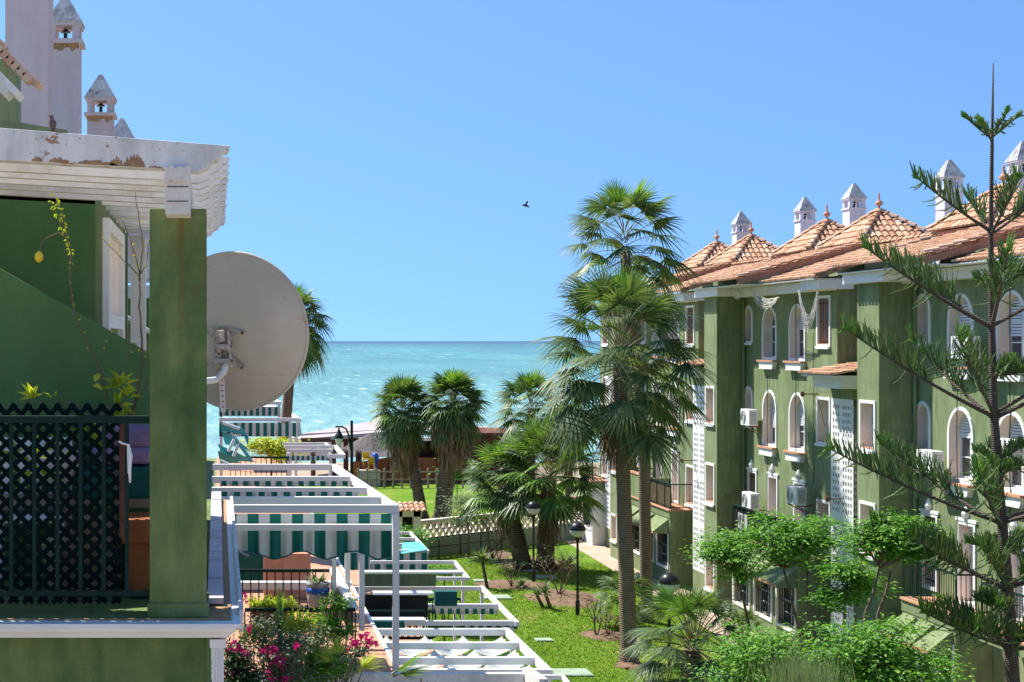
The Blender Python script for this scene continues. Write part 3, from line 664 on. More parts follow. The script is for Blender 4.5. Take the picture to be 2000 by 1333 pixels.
# towers and chimneys stand on the flat roofs behind the tiled slope
for s, k in ((975, 1), (1042, 1), (1190, 2), (1292, 2), (1535, 3), (1713, 3)):
    Y = 18.16*2800/s; tw = roof_tower(units[k][0], k_(18.16), k_(Y)); finial(tw, k_(18.16), k_(Y), ZO(3.53))
for s, k, dz in ((1022, 1, 0), (1147, 1, -.05), (1243, 2, 0), (1429, 2, 0), (1572, 3, 0)):
    pot_chimney(units[k][0], k_(19.9), k_(19.9*2800/s), ZO(1.8), ZO(4.93+dz), .50*K)
def end_block():
    t = thing('apartment_building', (k_(17), k_(52.6), 0), UL[0], 'building', 'green apartment blocks of the right row')
    XF = k_(14.25); y0, y1 = k_(51.9), k_(53.4); zt = ZO(1.5); hs = []
    for z0, z1 in ((-.1, 1.0), (-2.4, -1.35), (-4.9, -3.75)):
        window(t, XF, (y0+y1)/2, .9, ZO(z0), ZO(z1), False, sill='flat'); hs.append(arch_loop((y0+y1)/2, .9, ZO(z0), ZO(z1), False))
    w_ = MB(); wall_with_holes(w_, XF, y0, y1, 0, zt, hs); xb = k_(22)
    w_.add([(XF, y0, 0), (xb, y0, 0), (xb, y0, zt), (XF, y0, zt)], [(0, 1, 2, 3)]); w_.add([(XF, y1, 0), (xb, y1, 0), (xb, y1, zt), (XF, y1, zt)], [(3, 2, 1, 0)]); w_.box(XF+.3, y0+.02, zt-.1, xb, y1-.02, zt)
    w_.box(k_(15), k_(49.3), 0, k_(21.5), y0-.001, ZO(1.4)); w_.build('wall', M['green'], t)
    s0, s1, xl = k_(50.6), k_(51.75), k_(14.0); sh = MB(); hs = []
    for c in range(8):
        for r_ in range(34):
            if r_ % 9 == 8 or c == 4: continue
            yy = s0+.10+(s1-s0-.16)*c/8; zz = 1.0+(ZO(-1.3)-1.1)*r_/34; dy = (s1-s0)/8*.5; dz = (ZO(-1.3)-1.1)/34*.55; hs.append([(yy, zz), (yy+dy, zz), (yy+dy, zz+dz), (yy, zz+dz)])
    wall_with_holes(sh, xl, s0, s1, .9, ZO(-1.3), hs); sh.box(xl+.14, s0+.02, .9, xl+.16, s1-.02, ZO(-1.3), 1); sh.build('lattice_screen', [M['white'], M['concrete']], t)
    g = MB(); g.box(xl+.17, s0+.001, 0, k_(15.02), s1-.001, ZO(-.72)); g.box(xl, s0, 0, xl+.17, s1, .898); g.build('stair_shaft', M['green'], t)
    f = MB(); f.box(k_(13.9), y0-.1, ZO(1.17), XF-.003, y1+.1, ZO(1.4)); f.build('cornice', M['white'], t)
    tl, bs = MB(), MB(); tiled_plane(tl, bs, (k_(13.55), y0-.25, ZO(1.46)), (k_(13.55), y1+.25, ZO(1.46)), (k_(16.4), y0-.25, ZO(2.2)), (k_(16.4), y1+.25, ZO(2.2))); o = bs.build('roof', M['tileunder'], t); tl.build('tiles', M['tile'], o)
    return t, o
units[0] = end_block()
def frontage(i, Y0, lo, hi, mode):
    "balcony on the first floor and glazed ground-floor bay of one block"
    t = units[i][0]; x0 = k_(13.55); XF = k_(14.25)-.01; ya, yb = k_(Y0-lo), k_(Y0-hi); zf = ZO(-5.08)
    b = MB(); b.box(x0, yb, zf-.32, XF, ya, zf-.03, 0); b.box(x0-.05, yb-.03, zf-.03, XF, ya, zf+.02, 1)
    bal = b.build('balcony', [M['green'], M['salmon']], t)
    if mode == 'panel':
        railing('railing', (x0+.05, ya-.02), (x0+.05, yb+.03), zf+.02, .98, bal, M['dgreen'], .12)
        p = MB(); p.box(x0+.09, yb+.1, zf+.12, x0+.11, ya-.05, zf+.95); p.build('privacy_screen', M['dark'], bal)
    elif mode == 'solid':
        ym = (ya+yb)/2
        p = MB(); p.box(x0, ym, zf+.02, x0+.14, ya, zf+.98, 0); p.box(x0-.03, ym-.03, zf+.98, x0+.18, ya, zf+1.05, 1); p.box(x0, ym-.0, zf+.02, XF, ym+.14, zf+.98, 0); p.build('parapet', [M['green'], M['salmon']], bal)
        railing('railing', (x0+.05, ym-.02), (x0+.05, yb+.03), zf+.02, .98, bal, M['dgreen'], .12)
        p = MB(); p.box(x0+.09, yb+.1, zf+.08, x0+.11, ym-.05, zf+.95); p.build('privacy_screen', M['wood'], bal)
    else:
        railing('railing', (x0+.05, ya-.02), (x0+.05, yb+.03), zf+.02, .98, bal, M['dgreen'], .11)
    railing('railing', (x0+.05, yb+.03), (XF, yb+.03), zf+.02, .98, bal, M['dgreen'], .11)
    # ground-floor bay with grilled openings under sloping hoods
    n = 3 if ya-yb > 2.5 else 1; L = (ya-yb)/n
    holes = []; xg = x0+.02
    for k in range(n):
        yc = yb+L*(k+.5); z0, z1 = .75, 2.25
        window(t, xg, yc, L*.74, z0, z1, False, sill='none', fill='window', grille='dgreen', depth=.22)
        holes.append(arch_loop(yc, L*.74, z0, z1, False))
        h = MB(); a, c = yc-L*.43, yc+L*.43; X1 = xg-.003; zt, zb, xo = zf-.36, zf-.82, xg-.62
        h.add([(X1, a+.06, zt), (X1, c-.06, zt), (xo, c, zb), (xo, a, zb), (xo, a, zb-.09), (xo, c, zb-.09), (X1, c, zb-.09), (X1, a, zb-.09)],
              [(0, 1, 2, 3), (0, 3, 4, 7), (1, 6, 5, 2), (4, 5, 6, 7)], 0); h.add([(xo-.003, a, zb+.005), (xo-.003, c, zb+.005), (xo-.003, c, zb-.09), (xo-.003, a, zb-.09)], [(0, 1, 2, 3)], 1)
        h.build('window_hood', [M['green'], M['salmon']], t)
    g = MB(); wall_with_holes(g, xg, yb, ya, 0, zf-.33, holes)
    g.add([(xg, yb, 0), (XF, yb, 0), (XF, yb, zf-.33), (xg, yb, zf-.33)], [(0, 1, 2, 3)]); g.build('ground_floor_bay', M['white'] if i == 0 else M['green'], t)
frontage(3, 29.26, .85, 2.9, 'bars'); frontage(2, 38.77, .95, 5.3, 'panel'); frontage(1, 48.28, 1.0, 5.3, 'solid'); frontage(0, 57.79, 4.4, 5.9, 'bars')
# extra balcony further along the nearest block
tb = units[3][0]; b = MB(); zf = ZO(-5.08); b.box(k_(13.55), k_(23.6), zf-.32, k_(14.24), k_(25.55), zf-.03, 0); b.box(k_(13.5), k_(23.6), zf-.03, k_(14.24), k_(25.55), zf+.02, 1); bb = b.build('balcony', [M['green'], M['salmon']], tb)
railing('railing', (k_(13.6), k_(25.5)), (k_(13.6), k_(23.7)), zf+.02, .98, bb, M['dgreen'], .11); railing('railing', (k_(13.6), k_(25.5)), (k_(14.2), k_(25.5)), zf+.02, .98, bb, M['dgreen'], .11)
# air conditioners
def acp(u, v, X): s = u-425; Y = X*2800/s; return (k_(X), k_(Y), ZO((666-v)*X/s))
for u, v, X, lab in ((1472, 831, 14.1, 'white air conditioner beside the second floor arched windows of the middle block'),
                     (1475, 994, 13.95, 'white air conditioner hung on the wall above the dark balcony of the middle block'),
                     (1468, 1035, 13.85, 'white air conditioner standing on the dark balcony floor of the middle block'),
                     (1565, 985, 13.95, 'cream air conditioner wrapped in a cover beside the tall shuttered door of the middle block'),
                     (1898, 701, 14.0, 'white air conditioner on rusty bracket before the top arched window behind the araucaria'),
                     (1828, 922, 14.05, 'white air conditioner under the narrow arched window behind the araucaria'),
                     (1262, 880, 14.0, 'upper of the two stacked white air conditioners behind the palm trunks'),
                     (1262, 913, 14.0, 'lower of the two stacked white air conditioners behind the palm trunks'),
                     (1983, 905, 14.0, 'pale air conditioner by the shuttered arch at the right edge')):
    ac_unit(acp(u, v, X), -1, lab)
# netting draped under the eaves of the middle block
def net(pts, label):
    mb = MB(); rr = random.Random(4)
    for k in range(14):
        a = W(*pts[0]); c = W(*pts[-1]); q = k/13; path = []
        for j in range(9):
            t = j/8; p = a.lerp(c, t); sag = sin(pi*t)*(pts[1]+q*pts[2]); path.append((p.x+rr.uniform(-.03, .03), p.y+rr.uniform(-.05, .05), p.z-sag-rr.uniform(0, .04)))
        mb.tube(path, .006, 3, cap=False)
    tag(mb.build('netting', M['leafgrey'] if False else M['white_rib']), label, 'netting', 'old netting hanging from the eaves')
net([(1430, 562, 49.0), .15, .25, (1450, 560, 47.8)], 'short loop of old netting hanging at the left of the middle block eaves')
net([(1462, 558, 47.5), .2, .35, (1520, 580, 44.6)], 'long swag of old netting sagging below the middle block eaves')
net([(1560, 566, 42.6), .7, .5, (1597, 570, 41.2)], 'torn netting hanging beside the barred top window of the middle block')
# satellite arms and wall lamps on the lattice shafts
for u, v, lab in ((1590, 770, 'grey camera arm on the wall above the lattice screen of the middle block'), (1640, 975, 'rusty bracket with cable on the lattice screen of the middle block'), (1350, 900, 'brass wall lamp on the lattice screen behind the palms')):
    s = u-425; Yq = 13.9*2800/s*K; p = W(u, v, Yq); mb = MB(); mb.bar(p+Vector((-.35, 0, 0)), (k_(14.0), p.y, p.z), .03, .03); mb.ball(p+Vector((-.35, 0, 0)), .07, .07, .09, 8)
    mb.tube([p, p+Vector((.1, -.15, -.3)), p+Vector((.25, -.2, -1.0))], .008, 4); tag(mb.build('wall_bracket', M['rust']), lab, 'bracket')

# ------------------------------------------------------------ left: the near terrace
YB = 8.2
tn1 = thing('terraced_house', (-2.0, 9.5, 0), 'near green terrace house with peeling white pergola and square pillar on the left', 'house', 'terraced houses of the left row')
def px(u, Y): return (u-425)/F*Y
def pz(v, Y): return H+(666.5-v)/F*Y
zfl = pz(1195, YB)
b = MB(); b.box(px(292, YB), YB, pz(1196, YB), px(403, YB), YB+.34, pz(408, YB)); b.box(px(288, YB), YB-.015, pz(1206, YB), px(408, YB), YB+.36, pz(1178, YB), 0)
b.build('pillar', M['pillar'], tn1, bevel=.008)
b = MB(); b.box(-9, YB+.03, 0, px(404, YB), 14.3, pz(1244, YB)); b.build('lower_wall', M['green_old'], tn1)
b = MB(); b.box(-9, YB-.03, pz(1212, YB), px(403, YB), 14.3, zfl-.03, 0); b.box(-9, YB-.05, pz(1213, YB)-.02, px(452, YB), 14.3, pz(1206, YB), 1)
b.build('floor_slab', [M['green_old'], M['render']], tn1)
# moulded gutter, front and side
prof = [(0, 0), (.0, -.022), (-.03, -.026), (-.035, -.045), (-.06, -.06), (-.075, -.085), (0.0, -.094)]
g = MB(); z0 = pz(1211, YB); xg = px(452, YB); yg = YB-.04
n = len(prof); vs = []
for (o, z) in prof: vs.append((-9, yg-.11-o, z0+z))
pr2 = [(.11, 0), (.11, -.02), (.085, -.026), (.08, -.045), (.06, -.062), (.045, -.085), (.0, -.094)]
vs = []
for i, X_ in enumerate((-9, None)):
    for (o, z) in pr2: vs.append((X_ if X_ is not None else xg-.06+o, yg-o, z0+z))
for (o, z) in pr2: vs.append((xg-.06+o, 14.3, z0+z))
fs = [(i*n+k, i*n+k+1, (i+1)*n+k+1, (i+1)*n+k) for i in range(2) for k in range(n-1)]
g.add(vs, fs); g.box(-9, yg-.112, z0-.001, xg+.052, yg+.1, z0+.005); g.box(xg-.1, yg+.1, z0-.001, xg+.052, 14.3, z0+.005)
g.build('gutter', M['white'], tn1)
g = MB(); xa, xb_ = px(414, YB), px(437, YB); g.box(xa, YB-.04, 0, xb_, YB+.04, pz(1248, YB)); g.box(xa-.012, YB-.052, pz(1262, YB), xb_+.012, YB+.05, pz(1246, YB))
for k in range(4): g.box(xa+.008+k*.016, YB-.046, 0, xa+.014+k*.016, YB-.041, pz(1264, YB))
g.build('downpipe', M['white'], tn1)
# white tiled ledge running away along the terrace edge
l = MB()
for k in range(16):
    y = YB+.35+k*.38; l.box(px(404, YB)+.0, y, zfl-.02, .035, y+.365, zfl+.012+R.uniform(-.004, .004))
l.build('ledge', M['pink'], tn1)
l = MB(); l.box(.04, YB+.1, zfl-.10, .125, 14.4, zfl-.05); l.box(.125, YB+.1, zfl-.14, .15, 14.4, zfl-.01); l.build('outer_gutter', M['white_old'], tn1)
# inner walls: back wall, sloping parapet, corner with window
YP = 9.5; YW = 10.3
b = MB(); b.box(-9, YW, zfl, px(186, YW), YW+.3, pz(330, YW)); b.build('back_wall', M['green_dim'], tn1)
b = MB(); b.box(px(186, YW)+.001, YW-.001, zfl, px(199, YW), YW+3.0, pz(330, YW)); b.build('wall_edge', M['green'], tn1)  # lighter green puts the sunlight on this strip into its colour
b = MB(); xs = [-6.0, px(0, YP), px(292, YP), px(403, YP)]
def sl(u): return pz(525+.569*u, YP)
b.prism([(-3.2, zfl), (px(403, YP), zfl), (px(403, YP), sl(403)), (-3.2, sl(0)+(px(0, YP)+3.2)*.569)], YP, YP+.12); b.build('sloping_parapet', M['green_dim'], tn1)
wx = px(199.5, YW)
g = MB(); ya, yb2 = YW+.02, YW+1.75; za, zb2 = pz(640, YW), pz(425, YW)
g.box(wx, ya, zb2-.09, wx+.05, yb2, zb2); g.box(wx, ya, za-.6, wx+.05, ya+.14, zb2-.09); g.box(wx, yb2-.14, za-.6, wx+.05, yb2, zb2-.09); g.box(wx, ya+.14, za+.0, wx+.05, yb2-.14, za+.1)
wn = g.build('window', M['white'], tn1); g = MB(); g.box(wx+.004, ya+.14, za+.1, wx+.01, yb2-.14, zb2-.09); g.build('pane', M['cream'], wn)
# pergola: front beam, ribs behind it, the lengthwise beam on the pillar
YF = 8.05
def rib_poly(Y, u0=-200):
    s = YF/Y if False else 1.0
    def q(u, v): return (px(u, YF), pz(v, YF))
    top = [q(u0, 250-.0778*(0-u0)), q(450, 285)]
    end = [q(445, 297), q(436, 298), q(430, 304), q(427, 312), q(419, 314), q(411, 320), q(406, 329), q(398, 332), q(385, 338)]
    bot = [q(322, 331), q(u0, 313-.055*(0-u0))]
    return top+end+bot
pg = MB(); pg.prism(rib_poly(YF), YF, YF+.13); beam = pg.build('pergola_beam', M['white_old'], tn1, bevel=.006)
pm = MB(); rr = random.Random(6)
def patch(u0, u1, hpx, n=16):
    vs = []
    for i in range(n+1):
        u = u0+(u1-u0)*i/n; vb = 313+.055*u-1; vs.append((px(u, YF), YF-.002, pz(vb, YF))); vs.append((px(u, YF), YF-.002, pz(vb-hpx*(sin(pi*i/n)**.5)*rr.uniform(.45, 1.1)-.5, YF)))
    pm.add(vs, [(2*i, 2*i+2, 2*i+3, 2*i+1) for i in range(n)])
patch(62, 84, 10); patch(96, 135, 11); patch(150, 232, 9); patch(214, 240, 20); patch(240, 284, 24); patch(290, 318, 5)
pm.build('bare_patch', M['render'], beam)
for k in range(13):
    y = YF+.40+k*.37; r_ = MB(); j = R.uniform(-.006, .006)
    r_.prism([(x+j, z+j-.015) for x, z in rib_poly(y, -500)], y, y+.075); r_.build('rib', M['white_rib'], tn1)
lb = MB(); x0, x1 = px(323, 7.95), px(371, 7.95); rr = random.Random(2)
zt_, zb_ = pz(325, 7.95), pz(419, 7.95)
lb.box(x0, 7.95, zb_, x1, 13.3, zt_-.05); 
for k in range(6): lb.box(x0-.004+k*.0235, 7.93-.004*(k % 2), zt_-.075-rr.uniform(0, .02), x0+.0215+k*.0235, 8.045, zt_-.0-rr.uniform(0, .015))
lb.box(x0+.01, 7.944, zb_+.07, x1-.01, 7.951, zb_+.074, 1); lb.box(x0+.01, 7.944, zb_+.15, x1-.01, 7.951, zb_+.154, 1)
lb.build('carrier_beam', [M['white_rib'], M['dark']], tn1)
b = MB(); yq = 13.0; b.box(px(255, yq), yq, zfl, px(284, yq), yq+.14, pz(460, yq)); b.build('post', M['white'], tn1)
# balcony railing
rl = MB(); yr = YB+.05; zt_, zb_ = pz(814, yr), pz(1154, yr)
rl.box(-1.9, yr-.03, zt_-.035, px(292, yr), yr+.03, zt_); rl.box(-1.9, yr-.015, zb_-.03, px(292, yr), yr+.015, zb_)
for k in range(18):
    x = px(248-45.2*k, yr); rl.box(x-.011, yr-.011, zb_, x+.011, yr+.011, zt_-.035)
rl.box(-1.9, yr-.032, zt_+.0005, px(292, yr), yr+.032, zt_+.004)
rl.build('railing', M['dgreen'], tn1)
# upper volume with roof edge at the top left
Yu = 10.5
b = MB(); b.box(-9, Yu, pz(330, Yu), px(30, Yu), Yu+.3, pz(115, Yu)); b.build('upper_wall', M['green'], tn1)
b = MB(); b.prism([(-9, pz(251, 9.4)), (px(130, 9.4), pz(258, 9.4)), (px(130, 9.4), pz(254, 9.4)), (px(0, 9.4), pz(234, 9.4)), (-9, pz(234, 9.4)+.1)], 9.4, 9.55); b.build('roof_parapet', M['green'], tn1)
tl, bs = MB(), MB(); Yr = 9.9
e0 = W(50, 160, Yr); r0 = W(-90, 20, Yr)
tiled_plane(tl, bs, (e0.x, Yr, e0.z), (e0.x, Yr+.3, e0.z), (r0.x-1.0, Yr, r0.z+1.15), (r0.x-1.0, Yr+.3, r0.z+1.15), .15, .06)
o = bs.build('roof', M['tileunder'], tn1); 
for k in range(14):
    p = Vector((e0.x, Yr, e0.z)).lerp(Vector((r0.x, Yr, r0.z)), k/13); tl.tube([p+Vector((.01, -.03, .03)), p+Vector((.01, .12, .03))], .035, 8)
tl.build('tiles', M['tile'], o)
so_ = MB(); d = (Vector((r0.x, 0, r0.z))-Vector((e0.x, 0, e0.z))).normalized(); nn = Vector((d.z, 0, -d.x))
if nn.z > 0: nn = -nn
a = Vector((e0.x-.03, Yr+.03, e0.z-.03)); q = a+d*1.4
for off, th, ins in ((.0, .05, 0), (.05, .05, .06)):
    p1 = a+nn*(off+.03)+d*ins; p2 = q+nn*(off+.03); so_.prism([(p1.x, p1.z), (p2.x, p2.z), (p2.x+nn.x*th, p2.z+nn.z*th), (p1.x+nn.x*th, p1.z+nn.z*th)], Yr+.02+ins, Yr+.35)
so_.build('eave_moulding', M['white_old'], tn1)
# chimneys of the left row
YA = 13.6; A = MB(); A.box(px(10, YA), YA, pz(250, YA)-1.5, px(94, YA), YA+.45, pz(-60, YA)); A.build('chimney', M['pink'], tn1)
def lchim(par, uc, w_px, v_tip, v_bot, Y, patch):
    wd = w_px/F*Y; return pot_chimney(par, px(uc, Y), Y+wd/2, pz(v_bot, Y)-2, pz(v_tip, Y), wd, mat=M['pink'], capmat=M['cement'], patch=patch, lant=M['pink'])
lchim(tn1, 125, 58, -14, 260, 19.5, True)
b = MB(); b.box(-6, 14.35, 0, px(404, YB), 20.4, H-4.6); b.box(-6, 14.35, H-4.599, -1.7, 20.4, pz(1244, YB)); b.box(-6, 14.35, pz(1244, YB)+.001, -3.2, 20.4, pz(330, 14.35));  b.build('rear_wall', M['green'], tn1)

# things on the near terrace
t = MB(); yt = 8.42; x0, x1 = px(-60, yt), px(236, yt); z0, z1 = pz(1178, yt), pz(790, yt); sw = .026; pit = .0865
def strips(sg, yy):
    c = -3.0
    while c < 3.0:
        # line z - zc = sg*(x - x0) + c clipped to the panel
        pts = []
        for (x, z) in ((x0, z0+c), (x1, z0+c+sg*(x1-x0))): pts.append((x, z))
        (xa, za), (xb, zb) = pts; ok = True
        ta, tb_ = 0.0, 1.0; dz = zb-za
        for lim, s_ in ((z0, 1), (z1, -1)):
            fa, fb = s_*(za-lim), s_*(zb-lim)
            if fa < 0 and fb < 0: ok = False; break
            if fa < 0: ta = max(ta, fa/(fa-fb))
            elif fb < 0: tb_ = min(tb_, fa/(fa-fb))
        if ok and tb_-ta > .004:
            pa = (xa+(xb-xa)*ta, yy, za+dz*ta); pb = (xa+(xb-xa)*tb_, yy, za+dz*tb_)
            t.bar(pa, pb, .006, sw*1.12, up=(0, 0, 1))
        c += pit
strips(1, yt); strips(-1, yt+.007)
tag(t.build('trellis_panel', M['trellis']), 'dark green diamond lattice panel tied behind the near balcony railing', 'trellis')
b = MB(); b.box(px(233, 8.36), 8.36, pz(1050, 8.36), px(247, 8.36), 8.39, pz(828, 8.36))
for v in (870, 940, 1020): b.lathe([(.006, 0), (.006, .004)], (px(240, 8.35), 8.355, pz(v, 8.35)), 6, 0)
b.build('upright_slat', M['brown'], tn1)
# planter
t = thing('planter', (px(275, 8.85), 8.95, zfl), 'large square terracotta planter on the near balcony beside the pillar', 'planter')
y = 8.75; b = MB(); b.box(px(244, y), y, zfl, px(330, y), y+.34, pz(1062, y)); b.build('tub', M['terracotta'], t, bevel=.012)
b = MB(); b.box(px(238, y), y-.02, pz(1062, y), px(336, y), y+.36, pz(1014, y)); b.build('rim', M['terracotta'], t, bevel=.012)
t = thing('shelf', (px(275, 9.3), 9.3, zfl), 'pale wooden shelf with plank top behind the terracotta planter', 'shelf')
y = 9.1; b = MB(); b.box(-1.6, y, pz(992, y), px(345, y), y+.34, pz(972, y)); b.build('top', M['wood'], t)
for u in (-120, 120, 335): b = MB(); b.box(px(u, y), y+.02, zfl, px(u, y)+.04, y+.06, pz(992, y)); b.build('leg', M['wood'], t)
def pillow(name, c, sx_, sy_, sz_, mat, label, cat, grp=None):
    mb = MB(); mb.ball(c, sx_, sy_, sz_, 20)
    vs = []
    for v_ in mb.v:
        d = [(v_[i]-c[i])/(sx_, sy_, sz_)[i] for i in range(3)]
        e = [math.copysign(abs(q)**.5, q) for q in d]; m_ = sqrt(sum(a*a for a in e)) or 1
        f_ = min(1.25, 1.0/max(.001, max(abs(a) for a in e)))*.9+.1
        vs.append(tuple(c[i]+e[i]*(sx_, sy_, sz_)[i]*(.9+.03*sin(9*d[0]+4*d[2])) for i in range(3)))
    mb.v = vs; o = mb.build(name, mat, smooth=True); tag(o, label, cat, grp); return o
y = 9.25
pillow('cushion', (px(245, y), y, pz(852, y)), .21, .13, .085, M['purple'], 'upper mauve cushion stacked behind the balcony railing', 'cushion', 'cushions stacked on the shelf')
pillow('cushion', (px(240, y), y, pz(888, y)), .23, .15, .07, M['purple'], 'lower mauve cushion resting on the teal box', 'cushion', 'cushions stacked on the shelf')
b = MB(); b.box(px(150, y), y-.16, pz(972, y)+.004, px(300, y), y+.14, pz(910, y)+.004); tag(b.build('storage_box', M['tealdark'], bevel=.02), 'dark teal fabric box under the mauve cushions', 'box')
b = MB(); b.tube([W(232, 862, 8.2), W(240, 867, 8.2), W(247, 868, 8.2), W(252, 872, 8.2)], .006, 6)
b.tube([W(251, 868, 8.2), W(255, 890, 8.19), W(253, 915, 8.19), W(254, 943, 8.2)], [.006, .012, .011, .006], 6); b.tube([W(250, 868, 8.2), W(250, 885, 8.2), W(251, 925, 8.2)], .006, 6)
tag(b.build('cloth_tie', M['white']), 'white cloth strip knotted round the balcony railing bar', 'tie')
# cables at the ledge
b = MB(); b.tube([W(403, 1046, 12), W(420, 1048, 11.8), W(445, 1062, 11.6), W(470, 1080, 11.5), W(486, 1087, 11.5)], .012, 6); b.tube([W(403, 1055, 12), W(430, 1058, 11.8), W(455, 1074, 11.6), W(482, 1088, 11.5)], .01, 6)
tag(b.build('cable', M['grey']), 'pair of brown cables curling over the white ledge below the dish', 'cable')

# satellite dish
dc = W(462, 648, 9.0); t = thing('satellite_dish', dc, 'large aged white satellite dish with rust stains seen from behind the pillar', 'satellite dish')
mb = MB(); rot = Matrix.Rotation(radians(-24), 4, 'Z') @ Matrix.Rotation(radians(7), 4, 'X')
def dp(r_, a, th=0): return dc+rot @ Vector((r_*cos(a), -(.10*(1-(r_/.5)**2))-th, r_*sin(a)))
rs = [0, .1, .2, .3, .38, .44, .48, .50]; n = 56
for th, fl in ((0.004, 1), (-.004, 0)):
    vs = [dp(r_, 2*pi*k/n, th) for r_ in rs for k in range(n)]
    fs = [(i*n+k, i*n+(k+1) % n, (i+1)*n+(k+1) % n, (i+1)*n+k) for i in range(len(rs)-1) for k in range(n)]
    mb.add(vs, fs if fl else [tuple(reversed(f)) for f in fs])
ring = [dp(.502, 2*pi*k/n) for k in range(n+1)]; mb.tube(ring, .011, 8, cap=False)
ro = mb.build('reflector', M['dish'], t, smooth=True); ro.scale = (.97, .97, .985); ro.location = (-.012, 0, 0)
br = MB()
def db(u, v, off=.03):
    "a point just behind the dish back, in its own frame"
    x = (u-462)/F*9.0/cos(radians(24)); z = (648-v)/F*9.0; r_ = sqrt(x*x+z*z)
    return dc+rot @ Vector((x, -(.10*(1-(r_/.5)**2))-off, z))
for P in ([(408, 640), (425, 634), (468, 636), (494, 645), (470, 648), (465, 690), (488, 713), (460, 715), (440, 708), (403, 712), (428, 700), (432, 668), (426, 652)],):
    a = [db(u, v, .012) for u, v in P]; c = [db(u, v, .022) for u, v in P]; n = len(a); tri = tessellate_polygon([[Vector((u, v, 0)) for u, v in P]])
    br.add(a+c, [tuple(q) for q in tri]+[tuple(q+n for q in f) for f in tri]+[(i, (i+1) % n, (i+1) % n+n, i+n) for i in range(n)])
br.bar(db(441, 640, .03), db(441, 712, .03), .018, .05, up=(0, 1, 0)); br.bar(db(462, 640, .03), db(462, 712, .03), .018, .05, up=(0, 1, 0))
br.bar(db(438, 672, .06), db(466, 672, .06), .03, .03); br.bar(db(438, 700, .06), db(466, 700, .06), .03, .03); br.bar(db(452, 640, .06), db(452, 662, .05), .035, .012, up=(0, 1, 0))
br.build('bracket', plain('rust_flecked_steel', (.50, .44, .40), .5, .2, .55, 25), t)
for (u, v) in ((411, 640), (490, 646), (404, 711), (484, 714), (452, 647), (437, 672), (466, 672), (437, 700), (466, 700), (443, 686), (462, 686)):
    m2 = MB(); m2.ball(db(u, v, .045), .0095, .0095, .0095, 8); m2.build('bolt', M['rust'], t)
a = MB(); a.tube([db(456, 705, .05), db(452, 722, .07), db(438, 736, .09), W(418, 743, 8.8), W(400, 745, 8.75), W(370, 745, 8.6), W(360, 745, 8.5)], .021, 12); a.build('mast_arm', M['white'], t, smooth=True)
a = MB(); a.bar(db(442, 720, .03), W(436, 805, 8.95), .034, .012, up=(0, 1, 0))
for k in range(7): a.ball(db(442, 720, .03).lerp(W(436, 805, 8.95), .1+.13*k)+Vector((0, -.007, 0)), .006, .004, .006, 6, 1)
a.build('strut', [M['cream'], M['rust']], t)

# lemon / climbing plant on the near balcony
def leafquad(mb, p, d, up, L, wd, m=0, fold=.25):
    d = d.normalized(); s = d.cross(up)
    if s.length < 1e-3: s = d.orthogonal()
    s.normalize(); n = s.cross(d).normalized()
    a = p; b_ = p+d*L*.35+s*wd/2+n*wd*fold; c_ = p+d*L-n*L*.12; e = p+d*L*.35-s*wd/2+n*wd*fold; mid = p+d*L*.55
    mb.add([a, b_, c_, e, mid], [(0, 1, 4), (1, 2, 4), (0, 4, 3), (4, 2, 3)], m)
t = thing('climbing_plant', W(160, 1165, 8.9), 'leggy bare plant with one hanging yellow lemon behind the balcony railing', 'plant')
Yl = 8.85; st = MB()
def stem(pts, r0, r1):
    n = len(pts); P = [W(u, v, Yl+dy) for (u, v, dy) in pts]
    # smooth
    Q = []
    for i in range(n-1):
        for k in range(4):
            t_ = k/4; Q.append(P[i].lerp(P[i+1], t_)+Vector((R.uniform(-1, 1), 0, R.uniform(-1, 1)))*.003)
    Q.append(P[-1]); st.tube(Q, [r0+(r1-r0)*i/(len(Q)-1) for i in range(len(Q))], 6)
    return Q
S = []
S.append(stem([(225, 1165, .1), (222, 830, 0), (205, 760, 0), (190, 710, 0), (160, 650, 0), (143, 600, 0), (136, 555, 0), (140, 500, 0), (128, 455, 0), (122, 420, 0), (105, 380, .1)], .010, .003))
S.append(stem([(240, 1165, .1), (243, 830, 0), (262, 790, 0), (278, 720, 0), (277, 660, 0), (272, 600, 0), (274, 545, 0), (270, 520, 0), (258, 480, 0), (240, 430, 0)], .009, .002))
S.append(stem([(272, 550, 0), (280, 480, 0), (272, 430, 0), (262, 370, .05)], .005, .002))
S.append(stem([(268, 535, 0), (232, 500, 0), (198, 464, 0)], .004, .0015)); S.append(stem([(270, 540, 0), (285, 520, 0), (292, 470, 0)], .004, .002))
S.append(stem([(222, 760, 0), (245, 700, 0), (262, 670, 0), (280, 690, 0)], .005, .002)); S.append(stem([(195, 712, 0), (205, 680, 0), (218, 645, 0)], .004, .0015))
S.append(stem([(250, 830, 0), (270, 780, 0), (290, 745, 0)], .006, .003)); S.append(stem([(258, 800, 0), (285, 700, .0), (292, 690, .0)], .004, .002))
S.append(stem([(10, 798, 0), (50, 787, 0), (110, 783, 0), (145, 788, 0), (160, 797, 0)], .003, .0015)); S.append(stem([(140, 495, 0), (126, 460, 0), (112, 425, 0), (100, 395, 0)], .004, .002))
S.append(stem([(131, 458, 0), (115, 456, 0), (95, 462, 0), (80, 476, 0), (77, 490, 0)], .004, .003))
st.build('stem', M['twig'], t, smooth=True)
th_ = MB()
for Q in S[:9]:
    for p in Q[4::2]:
        a = R.uniform(0, 2*pi); leafquad(th_, p, Vector((cos(a), R.uniform(-.4, .4), sin(a))), Vector((0, -1, .2)), R.uniform(.012, .03), .012)
